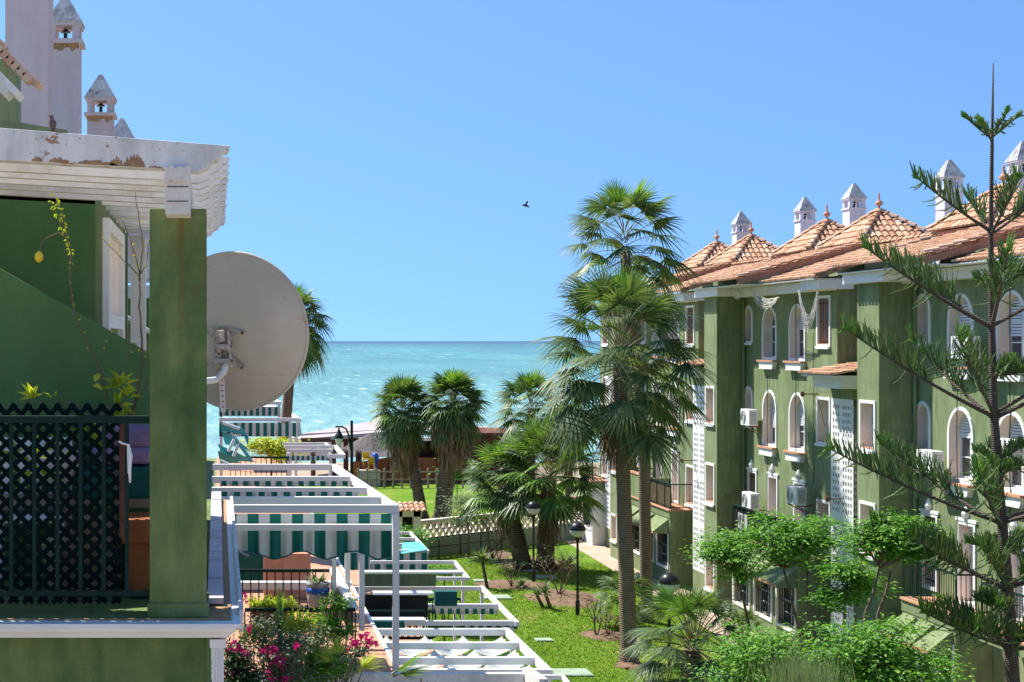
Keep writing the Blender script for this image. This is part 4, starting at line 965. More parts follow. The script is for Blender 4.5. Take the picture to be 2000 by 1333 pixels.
for Q in (S[0][-14:], S[10]):
    for p in Q:
        for k in range(2):
            a = R.uniform(0, 2*pi); leafquad(th_, p, Vector((cos(a), R.uniform(-.4, .4), sin(a))), Vector((0, -1, .2)), R.uniform(.015, .035), .014)
th_.build('buds', M['leafyellow'], t)
lf = MB()
def tuft(u, v, n, L, spread, sd=0):
    c = W(u, v, Yl-.02)
    for k in range(n):
        a = R.uniform(-.3, pi+.3) if spread else R.uniform(0, 2*pi)
        d = Vector((cos(a), R.uniform(-.5, .2), sin(a)*.7)); leafquad(lf, c+d*R.uniform(0, .03), d, Vector((0, -.6, .8)), L*R.uniform(.7, 1.2), L*.45)
tuft(65, 778, 9, .085, 1); tuft(180, 752, 2, .11, 0); tuft(237, 755, 12, .10, 1); tuft(232, 795, 14, .10, 0); tuft(250, 775, 8, .08, 1); tuft(105, 778, 3, .05, 1)
for k in range(26): tuft(R.uniform(20, 130), R.uniform(850, 960), 2, .08, 0)
tuft(175, 845, 9, .10, 0); tuft(180, 850, 7, .09, 0)
lf.build('leaves', M['leafyellow'], t)
le = MB(); c = W(76, 502, Yl); le.lathe([(.003, -.036), (.008, -.033), (.020, -.024), (.0265, -.008), (.0265, .008), (.020, .022), (.010, .031), (.003, .036)], c, 16)
m_, nt_, b_ = _new('lemon_peel'); b_.inputs['Base Color'].default_value = (.78, .55, .02, 1); b_.inputs['Roughness'].default_value = .4; _bump(nt_, b_, _noise(nt_, 300, 2, .5, _pos(nt_)).outputs[0], .3, .002)
le.build('lemon', m_, t, smooth=True)

# birds
def perched_bird(p):
    mb = MB(); p = Vector(p)
    t = thing('bird', p, 'small grey brown bird perched on the pergola beam', 'bird')
    prof = []
    ax = Vector((-.12, -.1, 1)).normalized(); s = 1.0
    pts = [(-.05, .012), (-.035, .022), (-.01, .030), (.02, .031), (.045, .024), (.058, .018), (.070, .019), (.082, .017), (.092, .008), (.096, .002)]
    mb.tube([p+Vector((0, 0, .055))+ax*h+Vector((.0, -.012 if h > .05 else 0, 0)) for h, _ in pts], [r_ for _, r_ in pts], 12)
    hd = p+Vector((-.018, -.02, .138)); mb.tube([hd+Vector((-.006, -.012, 0)), hd+Vector((-.022, -.026, -.004))], [.005, .0008], 6, 1)
    o = mb.build('body', [M['birdm'], M['dark']], t, smooth=True)
    w_ = MB()
    for sgn in (-1, 1):
        a = p+Vector((sgn*.022, .008, .10)); w_.add([a, a+Vector((sgn*.010, .014, -.02)), p+Vector((sgn*.014, .035, .005)), p+Vector((sgn*.026, .008, .045))], [(0, 1, 2, 3)])
    w_.add([p+Vector((-.012, .02, .03)), p+Vector((.012, .02, .03)), p+Vector((.012, .055, -.03)), p+Vector((-.012, .055, -.03))], [(0, 1, 2, 3)]); w_.build('wing', M['dark'], t)
    t.scale = (.62, .62, .62); l = MB()
    for sgn in (-1, 1): l.tube([p+Vector((sgn*.009, 0, .03)), p+Vector((sgn*.009, 0, .0))], .002, 5)
    l.build('legs', M['rust'], t)
M['birdm'] = plain('bird_feathers', (.12, .10, .09), .9, 0, .6, 40)
perched_bird(W(103, 257, 8.1)+Vector((0, 0, 0)))
t = MB(); c = W(1026, 402, 40)
t.tube([c+Vector((-.10, 0, .02)), c+Vector((-.04, 0, .01)), c+Vector((.05, 0, -.01)), c+Vector((.12, 0, -.05))], [.004, .025, .03, .006], 8)
for sgn in (-1, 1): t.add([c+Vector((-.03, 0, .01)), c+Vector((.05, 0, 0)), c+Vector((.08, sgn*.12, .07*sgn)), c+Vector((.0, sgn*.26, .05*sgn)), c+Vector((-.02, sgn*.12, .06*sgn))], [(0, 1, 2, 3, 4)])
t.add([c+Vector((-.02, 0, 0)), c+Vector((.02, -.02, 0)), c+Vector((.09, .02, .12)), c+Vector((.04, .0, .13))], [(0, 1, 2, 3)])
tag(t.build('bird', M['dark']), 'small dark bird flying alone in the open sky', 'bird')

# ------------------------------------------------------------ left: the houses beyond with their pergolas
LAB = ['terrace house with the large white pergola and long striped awning below the dish', 'second terrace house beyond, its pergola just behind the long striped awning',
       'far terrace house with two green striped awnings left of the sea']
houses = [thing('terraced_house', (0, 21.5, 0), LAB[0], 'house', 'terraced houses of the left row'), thing('terraced_house', (0, 32, 0), LAB[1], 'house', 'terraced houses of the left row'), thing('terraced_house', (0, 42, 0), LAB[2], 'house', 'terraced houses of the left row')]
def frame(parent, name, Yn, Yf, z, x1n, x1f, x0, cross, posts=(), wd=.085, ht=.10, zpost=0, mat='white'):
    "white pergola: side beam on the garden side, cross beams at the depths in cross, posts on the side"
    fr = MB(); fr.bar((x1n, Yn, z-ht/2), (x1f, Yf, z-ht/2), wd, ht)
    for y in cross:
        q = (y-Yn)/(Yf-Yn); x1 = x1n+(x1f-x1n)*q; fr.box(x0, y-wd/2, z-ht*.96, x1, y+wd/2, z+.004)
    o = fr.build(name, M[mat], parent)
    for (x, y, zb, tk) in posts:
        p = MB(); p.box(x-tk/2, y-tk/2, zb, x+tk/2, y+tk/2, z-ht); p.build('post', M[mat], parent)
    return o
def valance(parent, Y, u0, u1, v0, v1, nstr, wave=0, name='awning', label=None, first=1, lean=0.0, bow=None):
    "striped cloth hanging across; n stripes; scalloped lower edge"
    mb = MB(); x0, x1 = px(u0, Y), px(u1, Y); zt, zb = pz(v0, Y), pz(v1, Y); n = nstr*6; rows = 4
    def zz(i, j):
        q = i/n; lo = zb+(wave*(.5-.5*cos(2*pi*q*3.2+.3)) if wave else 0)
        return zt+(lo-zt)*j/rows
    vs = [(x0+(x1-x0)*i/n, Y+.03*sin(i*.9)*j/rows+lean*j/rows, zz(i, j)) for i in range(n+1) for j in range(rows+1)]
    for i in range(n):
        for j in range(rows):
            a = i*(rows+1)+j; 
            mb.add([vs[a], vs[a+1], vs[a+rows+2], vs[a+rows+1]], [(0, 1, 2, 3)], (i//6+first) % 2)
    o = mb.build(name, [M['stripe_w'], M['stripe_g']], parent, smooth=False)
    if wave:
        e = MB(); e.tube([Vector(vs[i*(rows+1)+rows])+Vector((0, -.006, 0)) for i in range(n+1)], .010, 5); e.build('hem', M['stripe_g'], o)
    return o
h0, h1, h2 = houses
ZB = -2.1+H; x0 = .02
gr = pz
frame(h0, 'pergola', 18.35, 24.5, ZB, px(773, 18.35), px(651, 24.5), px(412, 18.35), [18.35, 19.3, 20.55, 22.2, 24.4], [(px(773, 18.35), 18.35, H-4.24, .08)])
f2 = MB(); f2.bar(W(612, 886, 24.5), W(640, 886, 24.5), .06, .06); 
f2 = MB(); f2.box(px(443, 18.6), 18.55, pz(1036, 18.6), px(765, 18.6), 18.62, pz(1024, 18.6)); f2.build('awning_bar', M['white'], h0)
valance(h0, 18.7, 440, 766, 1004, 1092, 15, .10)
valance(h0, 22.0, 432, 690, 940, 950, 24); valance(h0, 20.3, 432, 700, 961, 973, 22)
# folded side curtain
def curtain(u, v0, v1, Y, wd, parent):
    c = MB(); n = 14; x = px(u, Y); zt, zb = pz(v0, Y), pz(v1, Y)
    vs = [(x+wd*.5*sin(i*2.1), Y+.5*i/n, z) for i in range(n+1) for z in (zt, zt+(zb-zt)*.5+.03*sin(i), zb+.06*sin(i*1.7))]
    for i in range(n):
        for j in range(2): c.quad(vs[i*3+j], vs[i*3+j+1], vs[i*3+j+4], vs[i*3+j+3], i % 2)
    c.build('side_curtain', [M['teal'], M['stripe_w']], parent)
curtain(769, 1002, 1090, 18.5, .05, h0); 
# house bodies: green storeys stepping out under each terrace
def body(parent, Yn, Yf, up=True):
    b = MB(); b.box(-6, Yn, 0, -.03, Yf, H-4.25); b.box(-6, Yn, H-4.249, -1.5, Yf, H-1.6); b.box(-.03, Yn, 0, 2.2, Yf, H-4.25); b.box(2.2, Yn, 0, 4.85, Yf, H-7.0); b.build('wall', M['green'], parent)
    b = MB(); b.box(-.03, Yn, H-4.25, 2.28, Yf, H-4.22); b.box(2.28, Yn, H-7.0, 4.93, Yf, H-6.97); b.build('terrace_floor', M['salmon'], parent)
    for xe, ze in ((2.281, -4.4), (4.931, -7.15)):
        b = MB(); b.box(xe, Yn-.01, H+ze, xe+.05, Yf, H+ze+.2); b.build('slab_edge', M['white'], parent)
body(h0, 18.0, 24.6, False); body(h1, 24.9, 37.5, False); body(h2, 37.6, 52, False)
# near white ledge beam and the lower terraces' frames
b = MB(); b.box(px(470, 18.0), 17.9, pz(1352, 18), px(1050, 18.0), 18.0, pz(1313, 18)); b.bar(W(1028, 1316, 18.05), W(1062, 1340, 17.0), .10, .16); b.build('ledge_beam', M['white_old'], h0)
ZA = H-4.9
frame(h0, 'pergola', 21.35, 24.5, ZA, px(1074, 21.35), px(988, 24.5), 1.6, [21.4, 22.2, 23.3, 24.4], [(px(1072, 21.35), 21.4, 2.0, .08)], .09, .11)
frame(h0, 'pergola', 19.3, 21.2, ZA-.03, px(1150, 19.3), px(1098, 21.2), 4.2, [20.3, 21.15], [(px(1100, 20.9), 20.9, 0, .05)], .05, .06)
frame(h1, 'pergola', 25.0, 28.7, ZA, px(1010, 25.0), px(941, 28.7), 2.3, [25.1, 26.7, 28.6], [(px(1000, 25.4), 25.4, 2.0, .06), (px(941, 28.6), 28.6, 2.0, .06)], .07, .08)
frame(h1, 'pergola', 29.7, 32.0, ZA, px(915, 29.7), px(888, 32.0), 3.4, [29.75, 31.95], [(px(904, 29.8), 29.8, 2.0, .06), (px(888, 31.9), 31.9, 2.0, .05)], .06, .07)
frame(h1, 'pergola', 33.5, 36.9, ZA, px(836, 33.5), px(801, 36.9), 2.6, [33.6, 34.7, 35.7, 36.8], [(px(833, 33.6), 33.6, 2.0, .06)], .06, .07)
# cream swagged cloth under the lower pergola
for (ya, yb_, vz) in ((22.3, 23.25, 0), (21.5, 22.15, 0), (23.4, 24.3, 0)):
    mb = MB(); n, m = 44, 16; x_a, x_b = 2.2, 4.8; bays = 4
    def hh(i, j):
        q = i/n*bays; f_ = q-math.floor(q); return ZA-.10-.16*sin(pi*f_)*(1-.25*cos(j/m*2*pi*3))-.02*cos(j/m*2*pi*4)
    vs = [(x_a+(x_b-x_a)*i/n, ya+(yb_-ya)*j/m, hh(i, j)) for i in range(n+1) for j in range(m+1)]
    for i in range(n):
        for j in range(m): a = i*(m+1)+j; mb.add([vs[a], vs[a+1], vs[a+m+2], vs[a+m+1]], [(0, 1, 2, 3)], 1 if j % 4 == 2 else 0)
    o = mb.build('swagged_awning', [M['stripe_w'], M['leafgrey']], h0, smooth=True)
valance(h1, 25.1, 900, 1012, 1215, 1229, 13); valance(h1, 26.8, 843, 972, 1187, 1200, 16); valance(h1, 33.4, 640, 834, 1080, 1114, 17, 0)
valance(h1, 34.6, 560, 640, 1084, 1112, 7, 0)
b = MB(); b.add([W(783, 1082, 33.3), W(836, 1074, 33.3), W(820, 1058, 34.8), W(786, 1060, 34.8)], [(0, 1, 2, 3)]); b.build('awning', M['teal'], h1)
# furniture-like parts of the middle terrace
def rail(parent, u0, u1, vt, Y, hb, gap=.11, mat='dgreen', thick=.045):
    mb = MB(); xa, xb = px(u0, Y), px(u1, Y); zt = pz(vt, Y); mb.box(xa, Y-.02, zt-thick, xb, Y+.02, zt); mb.box(xa, Y-.012, zt-hb, xb, Y+.012, zt-hb+.03); n = int((xb-xa)/gap)
    for k in range(n+1): x = xa+(xb-xa)*k/n; mb.box(x-.009, Y-.009, zt-hb+.03, x+.009, Y+.009, zt-thick)
    mb.build('railing', M[mat], parent)
rail(h0, 478, 694, 1188, 18.15, .85); rail(h0, 458, 648, 1112, 21.0, .9)
b = MB(); b.box(px(455, 21.2), 21.1, pz(1152, 21.1), px(648, 21.1), 21.25, pz(1138, 21.1)); b.build('step_edge', M['white'], h0)
b = MB(); b.box(px(515, 23.5), 23.4, H-4.2, px(606, 23.5), 23.55, pz(1080, 23.5)); b.build('low_wall', M['salmon'], h0)
b = MB(); b.box(px(440, 24.3), 24.3, H-4.2, px(520, 24.3), 24.45, pz(1075, 24.3)); b.build('divider', M['tealdark'], h0)
for u, va, vb, Y, tk in ((653, 1076, 1240, 18.9, .055), (679, 1076, 1190, 19.0, .065), (707, 1084, 1232, 18.6, .07)):
    b = MB(); b.box(px(u, Y)-tk/2, Y, pz(vb, Y), px(u, Y)+tk/2, Y+tk, pz(va, Y)); b.build('post', M['white'], h0)
b = MB(); b.bar(W(652, 1113, 19.6), W(691, 1190, 18.2), .12, .05); b.build('sloping_rail', M['white'], h0)
b = MB(); b.add([W(654, 1120, 19.6), W(690, 1196, 18.2), W(690, 1250, 18.2), W(654, 1180, 19.6)], [(0, 1, 2, 3)]); b.build('side_panel', M['dgreen'], h0)
for (va, x_a, x_b, Y) in ((1172, 700, 1000, 23.8), (1208, 700, 994, 22.6)):
    pass
# lower terraces: green and teal parapets, dark sheet painted as a shaded interior
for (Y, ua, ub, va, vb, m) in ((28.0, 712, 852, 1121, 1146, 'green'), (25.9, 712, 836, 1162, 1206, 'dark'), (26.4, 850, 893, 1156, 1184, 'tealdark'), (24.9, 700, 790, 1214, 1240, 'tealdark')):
    b = MB(); b.box(px(ua, Y), Y, pz(vb, Y), px(ub, Y), Y+.15, pz(va, Y)); b.build('partition_and_shade_sheet', M[m], h1)
rail(h1, 712, 850, 1192, 25.4, .5); 
# distant striped awnings on the far house
b = MB(); b.bar(W(428, 820, 40), W(585, 820, 40), .10, .10); b.bar(W(585, 822, 40), W(572, 812, 43), .08, .10); b.build('awning_frame', M['white'], h2); valance(h2, 40, 428, 586, 826, 853, 22)
b = MB(); b.add([W(586, 826, 40), W(590, 853, 40), W(582, 842, 42), W(578, 822, 42)], [(0, 1, 2, 3)]); b.build('awning_wing', M['stripe_g'], h2)
b = MB(); b.bar(W(428, 788, 47), W(547, 788, 47), .10, .10); b.bar(W(547, 788, 47), W(540, 784, 49), .08, .10); b.build('awning_frame', M['white'], h2); valance(h2, 47, 428, 548, 795, 813, 20)
b = MB(); b.add([W(430, 795, 47), W(540, 795, 47), W(534, 787, 50), W(430, 787, 50)], [(0, 1, 2, 3)]); b.build('awning_top', M['stripe_w'], h2)
for u in (567, 578): b = MB(); b.box(px(u, 40)-.04, 40, H-4.22, px(u, 40)+.04, 40.08, pz(826, 40)); b.build('post', M['white'], h2)
for (xx, yy, zz) in ((px(432, 40), 40, 822), (px(545, 47), 47, 790), (px(432, 47), 47, 790), (px(646, 37), 37.05, 885), (px(563, 37), 37.05, 885)):
    b = MB(); b.box(xx-.04, yy+.03, H-4.22, xx+.04, yy+.11, pz(zz, yy)); b.build('post', M['white'], h2)
frame(h2, 'pergola', 37.0, 39.5, pz(878, 37), px(648, 37), px(636, 39.5), px(560, 37), [37, 38.3, 39.4], [], .06, .08); valance(h2, 36.9, 560, 648, 891, 900, 18)
frame(h1, 'pergola', 25.2, 27.5, pz(888, 25.2), px(672, 25.2), px(655, 27.5), px(640, 25.2), [25.2, 27.4], [], .05, .07)
rail(h2, 450, 560, 892, 36.5, .6, .12)
# house parts seen through the gap left of the pillar
b = MB(); y = 19.0; b.box(px(180, y), y, pz(552, y), px(300, y), y+.2, pz(505, y)); b.build('white_parapet', M['white_old'], h0)
b = MB(); b.box(px(180, y), y-.05, pz(583, y), px(300, y), y+.25, pz(558, y)); b.build('terrace_beam', M['white'], h0)
b = MB(); y = 21; b.box(px(180, y), y, pz(505, y), px(300, y), y+.3, pz(440, y)); b.build('pink_wall', M['pink'], h0)
b = MB(); y = 16.6; b.prism([(px(180, y), pz(900, y)), (px(330, y), pz(900, y)), (px(330, y), pz(675, y)), (px(180, y), pz(590, y))], y, y+.12); b.build('sloping_parapet', M['green'], h0)
b = MB(); b.bar(W(180, 576, 16.5), W(330, 672, 16.5), .2, .04); b.build('parapet_cap', M['cream'], h0)
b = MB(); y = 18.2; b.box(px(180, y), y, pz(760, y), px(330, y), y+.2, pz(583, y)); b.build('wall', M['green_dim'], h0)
t = MB(); yy = 17.4; vs = []
for i in range(9):
    for j in range(7): vs.append((px(233+i*2.0, yy), yy+.05*sin(i*1.3+j*.5), pz(576+j*4, yy)+.02*sin(i*1.1)*(j > 4)))
t.add(vs, [(i*7+j, i*7+j+1, (i+1)*7+j+1, (i+1)*7+j) for i in range(8) for j in range(6)])
tag(t.build('towel', M['teal'], smooth=True), 'small turquoise towel hanging on a line left of the pillar', 'towel')
t = MB(); t.tube([W(180, 574, 17.4), W(330, 580, 17.4)], .006, 4); tag(t.build('clothes_line', M['white']), 'thin clothes line stretched left of the pillar', 'clothes line')
for (uc, wp, vt, Y, par) in ((195, 50, 142, 25.5, h1), (237, 44, 228, 31.0, h2)): lchim(par, uc, wp, vt, 265, Y, uc == 195)

# collapsed teal umbrella
t = thing('parasol', W(455, 905, 26), 'collapsed turquoise parasol with white ribs on the terrace under the dish', 'parasol')
mb = MB()
for (a, b_, c_, d_) in (((430, 828), (470, 832), (478, 850), (432, 842)), ((432, 842), (452, 850), (488, 880), (440, 868)), ((425, 868), (462, 884), (500, 903), (440, 900)), ((470, 832), (486, 855), (484, 872), (476, 850)), ((425, 880), (460, 896), (470, 905), (430, 905))):
    mb.add([W(*a, 26), W(*b_, 25.8), W(*c_, 26.1), W(*d_, 26.3)], [(0, 1, 2, 3)])
mb.build('canopy', M['teal'], t)
for (a, b_) in (((434, 826), (468, 838)), ((462, 850), (446, 882)), ((468, 862), (456, 892)), ((456, 852), (492, 902)), ((430, 900), (468, 918))):
    mb = MB(); mb.tube([W(*a, 25.7), W(*b_, 25.7)], .03, 8); mb.build('rib', M['white'] if a[0] != 456 else M['teal'], t)
# ceramic pot with cactus on the middle terrace
p = W(621, 1188, 19.3); t = thing('flower_pot', p, 'round painted ceramic pot with blue band and cactus on the middle terrace', 'flower pot')
mb = MB(); mb.lathe([(.10, -.1), (.11, .0), (.145, .10), (.155, .22), (.14, .30), (.155, .32), (.155, .345), (.13, .35)], p, 24, 0); mb.build('pot', M['cement'], t, smooth=True)
mb = MB(); mb.lathe([(.157, .20), (.159, .24), (.151, .28)], p, 24); mb.build('band', M['blue'], t, smooth=True)
mb = MB()
for k in range(46):
    a = R.uniform(0, 2*pi); e = R.uniform(.2, 1.3); leafquad(mb, p+Vector((cos(a)*.04, sin(a)*.04, .34)), Vector((cos(a)*cos(e), sin(a)*cos(e), sin(e))), Vector((0, 0, 1)), R.uniform(.12, .25), .03)
mb.build('cactus', M['leafgrey'], t)

# ------------------------------------------------------------ palms
def fan_leaf(lf, pt, p0, az, el, pet, Rl, droop, nseg=20, spread=1.9, rr=R):
    nseg = int(nseg*1.35); d = Vector((cos(el)*cos(az), cos(el)*sin(az), sin(el)))
    P = []
    for k in range(5):
        t = k/4; P.append(p0+d*pet*t+Vector((0, 0, -droop*.38*pet*t*t)))
    pt.tube(P, [.020, .016, .013, .011, .009], 4, cap=False)
    d1 = (P[-1]-P[-2]).normalized(); d1 = (d1+Vector((0, 0, -droop*.25))).normalized()
    s = d1.cross(Vector((0, 0, 1)))
    if s.length < .05: s = Vector((-sin(az), cos(az), 0))
    s.normalize(); n = s.cross(d1).normalized(); roll = rr.uniform(-.35, .35)
    s, n = s*cos(roll)+n*sin(roll), n*cos(roll)-s*sin(roll)
    tip = P[-1]; da = 2*spread/nseg
    for k in range(nseg):
        a = -spread+da*(k+.5)+rr.uniform(-.02, .02); L = Rl*(1-.28*abs(a/spread)**2)*rr.uniform(.88, 1.08)
        dd = (d1*cos(a)+s*sin(a)-n*.22*abs(sin(a))).normalized(); sd = (s*cos(a)-d1*sin(a)).normalized()
        vs = []; dr = droop*rr.uniform(.7, 1.3)
        for (q, wq) in ((.05, .45), (.40, 1.0), (.72, .55), (1.0, .03)):
            c = tip+dd*L*q+Vector((0, 0, -1))*L*dr*.55*q**2.6; hw = L*.45*da*.5*wq if q > .1 else L*.012
            vs += [c-sd*hw, c+sd*hw+n*hw*.5]
        lf.add(vs, [(0, 1, 3, 2), (2, 3, 5, 4), (4, 5, 7, 6)])
def crown(parent, c, Rc, n, lo=-1.1, hi=1.45, pet=.5, nseg=18, seed=0, dead=8, mat='palm', bright=.12, squash=1.0, heads=.45, drp=1.0):
    rr = random.Random(seed); c = Vector(c); lf, pt, br, dl, dp_ = MB(), MB(), MB(), MB(), MB()
    for k in range(n):
        t = (k+.5)/n; el = lo+(hi-lo)*t**.85+rr.uniform(-.12, .12); az = k*2.39996+rr.uniform(-.2, .2)
        young = t > .88
        p0 = c+Vector((cos(az)*.06, sin(az)*.06, (t-.5)*heads*Rc*.9))
        L = Rc*(.52 if not young else .48)*rr.uniform(.85, 1.12); pe = Rc*pet*rr.uniform(.85, 1.15)*(1 if not young else .7)
        tgt = br if (young or rr.random() < bright) else lf
        fan_leaf(tgt, pt, p0, az, el, pe, L, drp*((.35+.55*max(0, .8-abs(el)*.4)) if not young else .15), nseg, 1.95 if not young else 1.2, rr)
    for k in range(dead):
        az = rr.uniform(0, 2*pi); fan_leaf(dl, dp_, c+Vector((0, 0, -.25*Rc)), az, rr.uniform(-1.45, -1.15), Rc*.35, Rc*.5, .8, 12, 1.0, rr)
    cr = lf.build('crown', M[mat], parent); br.build('young_leaves', M['palmbright'], cr); pt.build('stalks', M['petiole'], cr)
    if dead: dl.build('dead_leaves', M['palmdead'], cr)
    return cr
def skirt(parent, c, top, bot, r0, r1, n=500, seed=1):
    "thatch of dead leaves hanging round the trunk"
    rr = random.Random(seed); mb = MB(); c = Vector(c)
    for k in range(n):
        a = rr.uniform(0, 2*pi); t = rr.random(); z = top-(top-bot)*t*.75; r_ = r0+(r1-r0)*t; r_ *= rr.uniform(.6, 1.15)
        L = rr.uniform(.35, .8)*(top-bot)*.55; o = Vector((cos(a), sin(a), 0)); s = Vector((-sin(a), cos(a), 0)); w_ = rr.uniform(.015, .045)
        p = c+o*r_*.75+Vector((0, 0, z)); q = p+o*rr.uniform(-.05, .16)+s*rr.uniform(-.08, .08)+Vector((0, 0, -L)); m_ = p.lerp(q, .5)+o*.06
        mb.add([p-s*w_*.6, p+s*w_*.6, m_+s*w_, m_-s*w_, q+s*w_*.4, q-s*w_*.3], [(0, 1, 2, 3), (3, 2, 4, 5)])
    return mb.build('dead_leaf_skirt', M['palmdead'], parent)
def trunk(parent, pts, radii, mat, boots=0, seed=0):
    P = []; Rr = []; n = len(pts)
    for i in range(n-1):
        for k in range(8):
            t = k/8; P.append(Vector(pts[i]).lerp(Vector(pts[i+1]), t)); Rr.append((radii[i]+(radii[i+1]-radii[i])*t)*(1+.035*sin(k*2.4+i)))
    P.append(Vector(pts[-1])); Rr.append(radii[-1]); mb = MB(); mb.tube(P, Rr, 14)
    rr = random.Random(seed)
    for k in range(boots):
        t = rr.random()*(len(P)-2); i = int(t); p = P[i].lerp(P[i+1], t-i); r_ = Rr[i]; a = rr.uniform(0, 2*pi); o = Vector((cos(a), sin(a), 0)); s = Vector((-sin(a), cos(a), 0)); h = rr.uniform(.06, .14)
        mb.add([p+o*r_*.95-s*.05, p+o*r_*.95+s*.05, p+o*(r_+.05)+s*.03+Vector((0, 0, h)), p+o*(r_+.05)-s*.03+Vector((0, 0, h)), p+o*r_*.9+Vector((0, 0, h*1.2))], [(0, 1, 2, 3), (3, 2, 4)])
    return mb.build('trunk', mat, parent, smooth=boots == 0)
def palm(label, base, top_uv, Y, Rpx, n, **kw):
    "base: world point on the ground; top_uv: crown centre in the picture at depth Y"
    t = thing('palm_tree', base, label, 'palm', kw.get('group', 'fan palms in the garden')); c = W(*top_uv, Y); Rc = Rpx/F*Y
    r_ = kw.get('r', .2); mid = base.lerp(c, .5)+Vector(kw.get('bend', (0, 0, 0)))
    trunk(t, [base, base.lerp(mid, .12), mid, c+Vector((0, 0, -.05*Rc))], [r_*1.35, r_*1.05, r_*.9, r_*.8], M[kw.get('bark', 'palmbark')], kw.get('boots', 0), kw.get('seed', 0))
    if kw.get('sk'): a, b_, r0, r1, m_ = kw['sk']; skirt(t, Vector((c.x, c.y, 0)), pz(a, Y), pz(b_, Y), r0/F*Y, r1/F*Y, m_, kw.get('seed', 0))
    crown(t, c, Rc, n, kw.get('lo', -1.1), kw.get('hi', 1.45), kw.get('pet', .5), kw.get('nseg', 18), kw.get('seed', 0), kw.get('dead', 8), 'palm', kw.get('bright', .12), heads=kw.get('heads', .45), drp=kw.get('drp', 1.0))
    return t
palm('fan palm with the fullest crown and thick smooth trunk, before the tallest palm', G(1229, 1297), (1210, 702), 42.0, 168, 66, r=.235, sk=(785, 885, 44, 22, 560), seed=3, nseg=22, lo=-.95, dead=8, bright=.10, pet=.66, drp=.72, heads=.55)
palm('tallest fan palm whose sparse crown rises above the roofs against the sky', G(1264, 1215), (1220, 480), 47.0, 128, 42, r=.2, seed=5, nseg=18, lo=-.6, hi=1.25, dead=12, drp=.75, bend=(.25, 0, -.3), bright=.05, pet=.58, heads=.7)
palm('short dark-trunked fan palm left of its twin in the middle of the lawn', G(1023, 1112), (985, 945), 60.0, 84, 60, r=.36, bark='roughbark', boots=260, seed=8, nseg=14, lo=-.55, dead=4, drp=.55, bright=.2, pet=.62, group='pair of short palms on the lawn')
palm('short dark-trunked fan palm right of its twin, bright young leaves on top', G(1064, 1112), (1072, 928), 59.0, 110, 82, r=.36, bark='roughbark', boots=260, seed=9, nseg=16, lo=-.5, dead=4, bright=.35, drp=.5, pet=.62, group='pair of short palms on the lawn')
palm('smaller left palm of the shaggy pair standing beyond the lattice wall', Vector((px(827, 75), 75, 0)), (788, 800), 75, 72, 84, r=.30, bark='roughbark', boots=200, seed=12, nseg=13, sk=(825, 925, 42, 26, 620), lo=-1.0, drp=.6, pet=.5, dead=8, group='palms beyond the wall')
palm('larger right palm of the shaggy pair standing beyond the lattice wall', Vector((px(863, 75), 75, 0)), (885, 790), 74, 76, 104, r=.44, bark='roughbark', boots=240, seed=13, nseg=13, sk=(815, 915, 58, 32, 900), lo=-1.05, drp=.6, pet=.5, dead=10, bright=.18, group='palms beyond the wall')
palm('fan palm behind the pair of short lawn palms, against the sea', Vector((px(1035, 78), 78, 0)), (1038, 800), 78, 76, 58, r=.26, bark='roughbark', boots=100, seed=14, nseg=13, lo=-.7, drp=.6, pet=.6, dead=6, group='palms beyond the wall')
palm('brownish palm half hidden between the middle palm crowns and the buildings', Vector((px(1115, 80), 80, 0)), (1105, 838), 80, 60, 50, r=.26, bark='roughbark', boots=60, seed=15, nseg=12, sk=(850, 930, 34, 24, 260), lo=-1.1, dead=22, bright=.05, group='palms beyond the wall')
palm('fan palm partly hidden behind the satellite dish', Vector((px(530, 52), 52, 0)), (574, 630), 52, 86, 54, r=.22, seed=16, nseg=15, lo=-1.2, dead=4, bright=.08)
palm('low spiky fan palm at the bottom of the picture with wide leaves', G(1395, 1333).lerp(Vector((px(1355, 27), 27, 0)), 1), (1352, 1262), 27.0, 135, 42, r=.2, bark='roughbark', boots=60, seed=17, nseg=26, lo=-.7, hi=1.4, dead=4, pet=.62, drp=.7, bright=.22, heads=.3)
palm('small low palm with arching leaves growing behind the thick palm trunk', Vector((px(1222, 47.5), 47.5, 0)), (1218, 1168), 47.5, 72, 22, r=.12, bark='roughbark', boots=20, seed=18, nseg=20, lo=-.1, hi=1.2, dead=0, drp=.8, bright=.2)
palm('stubby palm with long grey-green leaves beside the low spiky palm', Vector((px(1455, 28), 28, 0)), (1452, 1240), 28, 60, 18, r=.14, bark='roughbark', boots=20, seed=19, nseg=22, lo=.0, hi=1.4, dead=2, drp=.5, bright=.3)

# ------------------------------------------------------------ araucaria
Yn = 22.0
t = thing('araucaria_tree', Vector((px(1978, Yn), Yn, 0)), 'slender Norfolk Island pine with tiered comb-like branches at the right edge', 'tree')
tp = [W(1978, 1333, Yn), W(1968, 1150, Yn), W(1952, 960, Yn), W(1941, 800, Yn), W(1937, 640, Yn), W(1935, 450, Yn), W(1938, 260, Yn), W(1940, 124, Yn)]
tb_ = MB(); tb_.tube([Vector((px(1990, Yn), Yn, 0))]+tp, [.15, .105, .085, .07, .06, .050, .036, .024, .008], 12); tk = tb_.build('trunk', M['pinebark'], t, smooth=True)
def tz(v):
    for a, b_ in zip(tp, tp[1:]):
        za, zb = a.z, b_.z; z = H+(666.5-v)/F*Yn
        if za <= z <= zb: return a.lerp(b_, (z-za)/(zb-za))
    return tp[0]
rr = random.Random(21)
nd, nn_, wd_ = MB(), MB(), MB()
